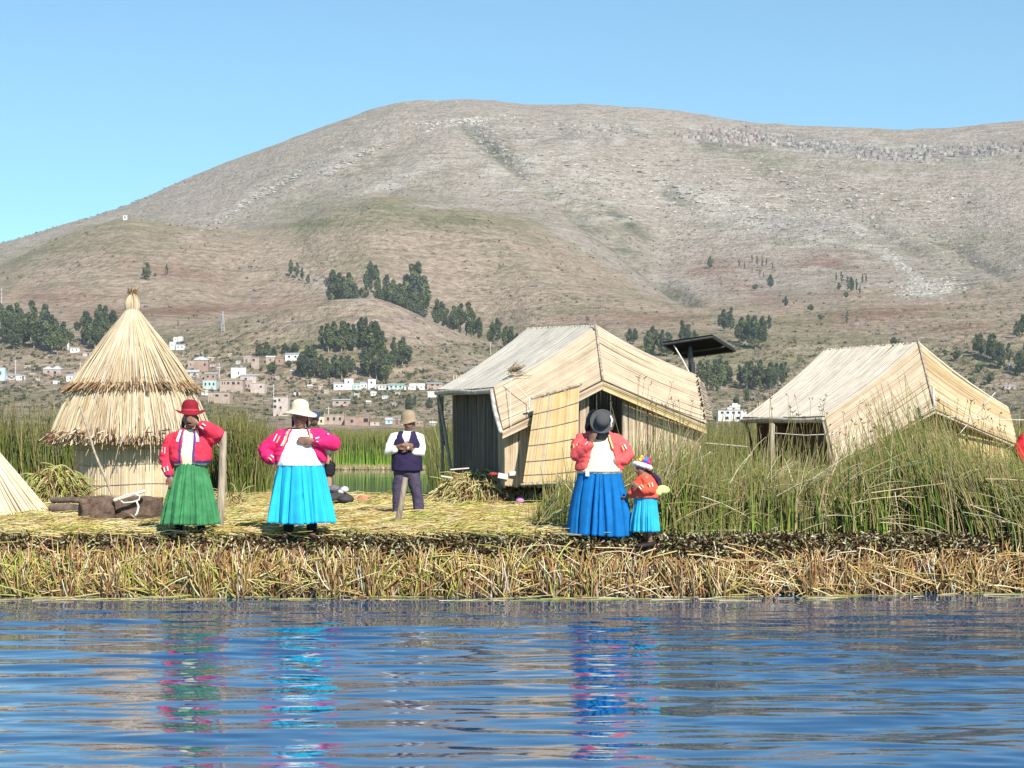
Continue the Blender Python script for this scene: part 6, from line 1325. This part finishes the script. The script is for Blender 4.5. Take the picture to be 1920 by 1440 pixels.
# ---------------------------------------------------------------- the girl, seen from her right side
g = feet_at(1209, 22.42); g.z = .60; w4 = empty('person', g, 'little girl in orange red jacket and light blue skirt with colourful white brimmed cap', 'person')
fc = (-.93, -.36, -.12)
sk = dict(head=(-.035, -.01, .885), neck=(-.005, .0, .80), chest=(0, .0, .70), pelvis=(0, .0, .50), bulk=.70, hsc=.95,
  shl=(-.03, .10, .765), ell=(-.10, .07, .64), wrl=(-.175, .02, .56), hal=((-.75, -.1, -.35), (0, .5, .8), 1, .5),
  shr=(.01, -.10, .765), elr=(.05, -.14, .62), wrr=(-.085, -.165, .665), har=((-.75, 0, .5), (.3, .9, 0), 1, .7),
  hil=(0, .05, .48), knl=(.02, .05, .28), anl=(.0, .05, .06), fol=(-1, -.2, 0), hir=(0, -.05, .48), knr=(.05, -.05, .28), anr=(.058, -.05, .045), **{'for': (-.8, -.5, 0)})
sk['leg'] = .74/.8
body, L = person(w4, sk, face=fc, hs=.80, vox=.0065)
T4 = Torso([(.46, .0, .0, .165, .15), (.54, .01, .0, .165, .15), (.64, .01, .0, .158, .145), (.72, .0, .0, .130, .125), (.785, .0, .0, .085, .085), (.82, .0, .0, .05, .05)])
bm = bmesh.new(); shell(bm, T4, .535, .80, None, .06, 12, 40, .0); add_tube(bm, [(0, .0, .58), (0, .0, .75)], [.09, .07], 14)
sleeve(bm, [(.0, -.08, .745), (.035, -.125, .69), (.055, -.145, .62), (-.01, -.165, .625), (-.065, -.168, .655)], [.052, .062, .062, .055, .036]); sleeve(bm, [(-.02, .08, .745), (-.09, .07, .67), (-.125, .05, .61), (-.165, .02, .575)], [.052, .058, .052, .036])
jk = garment(w4, 'jacket', bm, .010, M_orange, 3, (.006, 11), 31)
marks(jk, (.055, -.205, .69), (.065, -.205, .64), (.2, -1, .2), M_trimw, M_trimy, .05, .018); marks(jk, (-.055, -.208, .665), (-.075, -.21, .69), (-.1, -1, .2), M_trimw, M_trimy, .045, .016)
TS = Torso([(.08, -.0, .0, .165, .17), (.30, .0, .0, .150, .155), (.48, .01, .0, .128, .130), (.56, .01, .0, .135, .130)])
skirt(w4, TS, .14, .565, creases=[(-.5, .04, .05), (.1, .03, .04)], folds=[(20, .020, .4, 1.), (8, .022, .2, 1.6)], m=fab('light_blue_skirt', (.035, .42, .66), .12, .2), seed=6, n=220, nz=20)
bm = bmesh.new(); add_ell(bm, L(0, -.028, .015), (.066, .074, .074)); add_tube(bm, [L(.0, -.08, .0), L(.0, -.11, -.09), L(0, -.13, -.17)], [.04, .032, .016], 10); garment(w4, 'hair', bm, .010, M_hair, 1, None)
M_wool = [fab('wool_'+n, c_, .1, .6) for n, c_ in (('orange', (.72, .30, .04)), ('blue', (.04, .25, .62)), ('red', (.62, .03, .05)), ('magenta', (.60, .05, .28)), ('yellow', (.75, .60, .10)), ('purple', (.16, .05, .35)))]
bm = bmesh.new(); add_ell(bm, L(0, -.018, .062), (.074, .082, .060)); cap = garment(w4, 'cap', bm, .010, M_wool[5], 2, (.003, 20))
ctr = L(0, -.018, .062)
for i, (dx, dy, dz, k) in enumerate(((-.055, -.04, .035, 0), (-.030, -.060, .045, 4), (.0, -.055, .055, 0), (.030, -.062, .040, 1), (.045, -.045, .055, 1), (.068, -.045, .020, 3), (.080, -.02, .045, 2), (.072, -.03, -.015, 2), (-.01, -.01, .075, 4), (.03, -.0, .070, 3), (-.075, -.03, .0, 5))):
    bm = bmesh.new(); add_ell(bm, ctr+Vector((dx, dy, dz)), (.024, .022, .022), None, 10); garment(cap, 'tassel', bm, .006, M_wool[k], 1, (.003, 40), i)
bm = bmesh.new(); u = Vector((fc[0], fc[1], 0)).normalized(); rr = []
for k in range(17):
    a = 2*math.pi*k/16; d_ = u*math.cos(a)*.092+Vector((-u.y, u.x, 0))*math.sin(a)*.080; rr.append(L(0, -.015, .040)+d_+Vector((0, 0, .030*math.cos(a)-.012)))
add_tube(bm, rr, .027, 12); garment(cap, 'fluffy_brim', bm, .008, M_white_b, 2, (.005, 34))
M_lime = fab('lime_wool', (.66, .76, .26), .1, .6); bm = bmesh.new(); add_ell(bm, (.205, -.03, .625), (.085, .07, .055)); add_ell(bm, (.15, -.05, .60), (.05, .06, .05)); garment(w4, 'shawl_bundle', bm, .010, M_lime, 2, (.005, 24))
bm = bmesh.new(); add_tube(bm, [(.10, .0, .80), (.155, -.01, .745), (.175, -.02, .68)], [.03, .034, .028], 10); garment(w4, 'dark_shawl', bm, .010, fab('dark_violet_wool', (.035, .022, .06)), 2, (.003, 20))
shoes(w4, [(.0, .05, .062), (.058, -.05, .045)], [sk['fol'], sk['for']])

# ---------------------------------------------------------------- man in the vest with crossed arms
g = feet_at(763, 27.84); w5 = empty('person', g, 'man with crossed arms in dark blue vest, white shirt and brown hat', 'person')
sk = dict(head=(.03, -.03, 1.375), neck=(.015, .0, 1.255), chest=(0, .01, 1.08), pelvis=(0, .01, .80), bulk=.98,
  shl=(-.175, .01, 1.19), ell=(-.255, -.04, .98), wrl=(-.045, -.235, 1.06), hal=((.92, -.05, -.12), (0, .9, 0), 1, .35),
  shr=(.175, .01, 1.19), elr=(.205, -.03, .95), wrr=(.04, -.215, 1.01), har=((-.7, -.05, .1), (0, .9, 0), 1, .4),
  hil=(-.09, 0, .76), knl=(-.12, -.01, .42), anl=(-.13, .0, .075), fol=(-.3, -1, 0), hir=(.09, 0, .76), knr=(.125, -.01, .42), anr=(.165, .0, .075), **{'for': (.35, -1, 0)})
body, L = person(w5, sk, vox=.008, face=(-.12, -1, -.05))
T5 = Torso([(.66, .0, .0, .195, .145), (.80, 0, .0, .195, .145), (.95, 0, .0, .190, .140), (1.08, 0, .0, .200, .140), (1.16, 0, .0, .180, .125), (1.22, 0, .01, .125, .095), (1.27, .01, .01, .07, .07)])
bm = bmesh.new(); shell(bm, T5, .85, 1.262, None, .06, 12, 44, .0); add_tube(bm, [(0, .0, .9), (0, .01, 1.18)], [.11, .08], 14)
sleeve(bm, [(-.11, .01, 1.18), (-.18, .01, 1.17), (-.245, -.03, 1.03), (-.262, -.05, .965), (-.17, -.14, .995)], [.070, .078, .066, .066, .056]); sleeve(bm, [(.11, .01, 1.18), (.178, .01, 1.165), (.210, -.02, 1.02), (.212, -.04, .95), (.12, -.13, .965)], [.070, .076, .064, .062, .054])
garment(w5, 'shirt', bm, .011, M_white_b, 3, (.006, 10), 3)
op = lambda z: (-np.interp(z, [.7, 1.04, 1.08, 1.26], [.001, .002, .08, .62]), np.interp(z, [.7, 1.04, 1.08, 1.26], [.001, .002, .08, .62]))
T5b = Torso([(.66, .0, .0, .195, .145), (.80, 0, .0, .195, .145), (.95, 0, .0, .190, .140), (1.08, 0, .0, .185, .140), (1.16, 0, .0, .150, .125), (1.22, 0, .01, .120, .095), (1.27, .01, .01, .07, .07)])
bm = bmesh.new(); shell(bm, T5b, .685, 1.255, op, .035, 20, 60, .028); garment(w5, 'vest', bm, .011, fab('navy_vest', (.030, .022, .065)), 2, (.006, 9), 2)
bm = bmesh.new(); M_trs = fab('purple_grey_trousers', (.075, .060, .105), .2)
add_tube(bm, [(0, .01, .80), (0, .01, .70)], [.165, .17], 18, ref=(0, 1, 0), flat=.85)
for sg, kx, ax in ((-1, -.125, -.13), (1, .13, .168)): add_tube(bm, [(sg*.08, .01, .76), (sg*.095, 0, .60), (kx, -.015, .42), (ax*1.0, .0, .2), (ax, .0, .055)], [.105, .100, .082, .076, .078], 16)
garment(w5, 'trousers', bm, .011, M_trs, 3, (.009, 7), 12)
bm = bmesh.new(); add_ell(bm, L(0, -.022, .025), (.083, .090, .090)); garment(w5, 'hair', bm, .012, M_hair, 1, None)
hat(w5, 'hat', [(0, .145), (.050, .140), (.085, .120), (.104, .085), (.112, .04), (.118, .0), (.134, -.024), (.137, -.030), (.125, -.030), (.108, -.005), (.09, .03), (0, .1)], (.028, -.03, 1.425), RX(10) @ RY(-5), fab('brown_felt_hat', (.33, .25, .17), .12, .3), lambda a, r, z: (r*(1+.04*math.cos(a*2)), .01*math.sin(a*3) if r > .11 else 0))
bm = bmesh.new(); add_tube(bm, [(.012, -.245, 1.018), (.03, -.225, 1.012)], [.030, .030], 12, cap=False); link('watch', bm_mesh(bm), mat('steel', (.6, .6, .6), rough=.3, metal=.8), w5, smooth=True, local=True)
shoes(w5, [sk['anl'], sk['anr']], [sk['fol'], sk['for']])

# ---------------------------------------------------------------- man behind, one foot on the sack
g = feet_at(592, 31.3); w6 = empty('person', g, 'man in blue cap and dark clothes standing behind the woman in turquoise', 'person')
sk = dict(head=(-.02, -.05, 1.47), neck=(-.03, -.01, 1.35), chest=(-.03, .01, 1.17), pelvis=(-.04, .03, .86), bulk=1.0,
  shl=(-.21, .01, 1.28), ell=(-.26, -.08, 1.02), wrl=(-.15, -.22, .85), hal=((.4, -.3, -.6), (0, .9, 0), 1, .5),
  shr=(.15, .01, 1.28), elr=(.23, -.08, 1.03), wrr=(.22, -.25, .86), har=((.0, -.5, -.6), (0, .6, -.5), 1, .5),
  hil=(-.12, .02, .82), knl=(-.13, .0, .46), anl=(-.14, .03, .075), fol=(-.1, -1, 0), hir=(.08, .02, .82), knr=(.25, -.22, .70), anr=(.235, -.22, .36), **{'for': (.35, -1, 0)})
body, L = person(w6, sk, vox=.009, face=(.3, -1, -.15))
bm = bmesh.new(); add_tube(bm, [(-.03, .01, .84), (-.03, .01, 1.0), (-.03, .01, 1.2), (-.03, .0, 1.32)], [.17, .165, .17, .09], 18)
sleeve(bm, [(-.14, .01, 1.26), (-.21, .0, 1.25), (-.265, -.07, 1.04), (-.18, -.18, .90)], [.07, .075, .068, .05]); sleeve(bm, [(.09, .01, 1.26), (.16, .0, 1.25), (.24, -.07, 1.04), (.225, -.21, .90)], [.07, .075, .068, .05])
garment(w6, 'jacket', bm, .012, fab('grey_green_jacket', (.075, .085, .075)), 3, (.008, 8), 4)
bm = bmesh.new(); add_tube(bm, [(-.04, .03, .90), (-.03, .02, .80)], [.16, .15], 16); add_tube(bm, [(.06, .02, .80), (.16, -.10, .77), (.26, -.23, .70), (.25, -.22, .60)], [.11, .105, .090, .082], 14); add_tube(bm, [(-.10, .02, .80), (-.13, .0, .46), (-.14, .03, .12)], [.11, .09, .08], 14)
garment(w6, 'trousers', bm, .012, fab('black_trousers', (.022, .020, .028)), 3, (.006, 8), 5)
bm = bmesh.new(); add_ell(bm, L(0, -.015, .050), (.092, .100, .080)); add_ell(bm, L(0, .10, .030), (.065, .055, .010)); garment(w6, 'cap', bm, .009, fab('blue_cap', (.045, .065, .20)), 2, None)
bm = bmesh.new(); add_tube(bm, [(.237, -.22, .50), (.237, -.22, .40)], [.052, .050], 12); link('sock', bm_mesh(bm), fab('tan_sock', (.36, .26, .20)), w6, smooth=True, local=True)
shoes(w6, [sk['anl'], sk['anr']], [sk['fol'], sk['for']])

# ---------------------------------------------------------------- person in red cut by the right edge
g = P(1945, 0, 30.5); g.z = Z0; w7 = empty('person', g, 'person in red sweater and dark skirt cut off by the right edge', 'person')
sk = dict(head=(0, -.02, 1.40), neck=(0, 0, 1.27), chest=(0, 0, 1.10), pelvis=(0, 0, .83), bulk=1.1,
  shl=(-.18, 0, 1.20), ell=(-.30, -.03, .97), wrl=(-.26, -.10, .78), hal=((.1, -.2, -1), (.9, 0, 0), 1, .5), shr=(.18, 0, 1.20), elr=(.28, 0, .95), wrr=(.24, -.08, .74), har=((0, -.2, -1), (-.9, 0, 0), 1, .5),
  hil=(-.1, 0, .78), knl=(-.12, 0, .44), anl=(-.13, 0, .075), fol=(-.1, -1, 0), hir=(.1, 0, .78), knr=(.12, 0, .44), anr=(.13, 0, .075), **{'for': (.1, -1, 0)})
body, L = person(w7, sk, vox=.010)
bm = bmesh.new(); add_tube(bm, [(0, 0, .86), (0, 0, 1.05), (0, 0, 1.2), (0, .0, 1.27)], [.19, .20, .17, .08], 18); sleeve(bm, [(-.12, .0, 1.17), (-.20, .0, 1.15), (-.305, -.03, .97), (-.27, -.09, .82)], [.075, .090, .085, .055]); sleeve(bm, [(.12, .0, 1.17), (.20, .0, 1.15), (.29, 0, .95), (.25, -.07, .79)], [.075, .085, .08, .05])
garment(w7, 'sweater', bm, .012, fab('red_sweater', (.56, .02, .035)), 3, (.009, 8), 6)
skirt(w7, Torso([(.1, 0, 0, .33, .29), (.5, 0, 0, .26, .22), (.92, 0, 0, .18, .16)]), .12, .90, [(18, .02, .4, 1.2)], fab('dark_skirt', (.03, .03, .05)), n=160, nz=12)
bm = bmesh.new(); add_ell(bm, L(0, -.02, .022), (.086, .092, .092)); garment(w7, 'hair', bm, .012, M_hair, 1, None)
shoes(w7, [sk['anl'], sk['anr']], [sk['fol'], sk['for']])
# ================================================================= the air between here and the hills
bm = bmesh.new(); add_box(bm, (0, 1890, 345), (5200, 4220, 710))
hz = link('haze', bm_mesh(bm)); tag(hz, kind='stuff')
m = bpy.data.materials.new('haze_air'); m.use_nodes = True; nt = m.node_tree; nt.nodes.clear()
pv = nt.nodes.new('ShaderNodeVolumePrincipled'); out = nt.nodes.new('ShaderNodeOutputMaterial')
pv.inputs['Color'].default_value = (.86, .92, 1, 1); pv.inputs['Density'].default_value = .0001; pv.inputs['Anisotropy'].default_value = .1
nt.links.new(pv.outputs[0], out.inputs['Volume']); hz.data.materials.append(m)
bpy.context.view_layer.update()
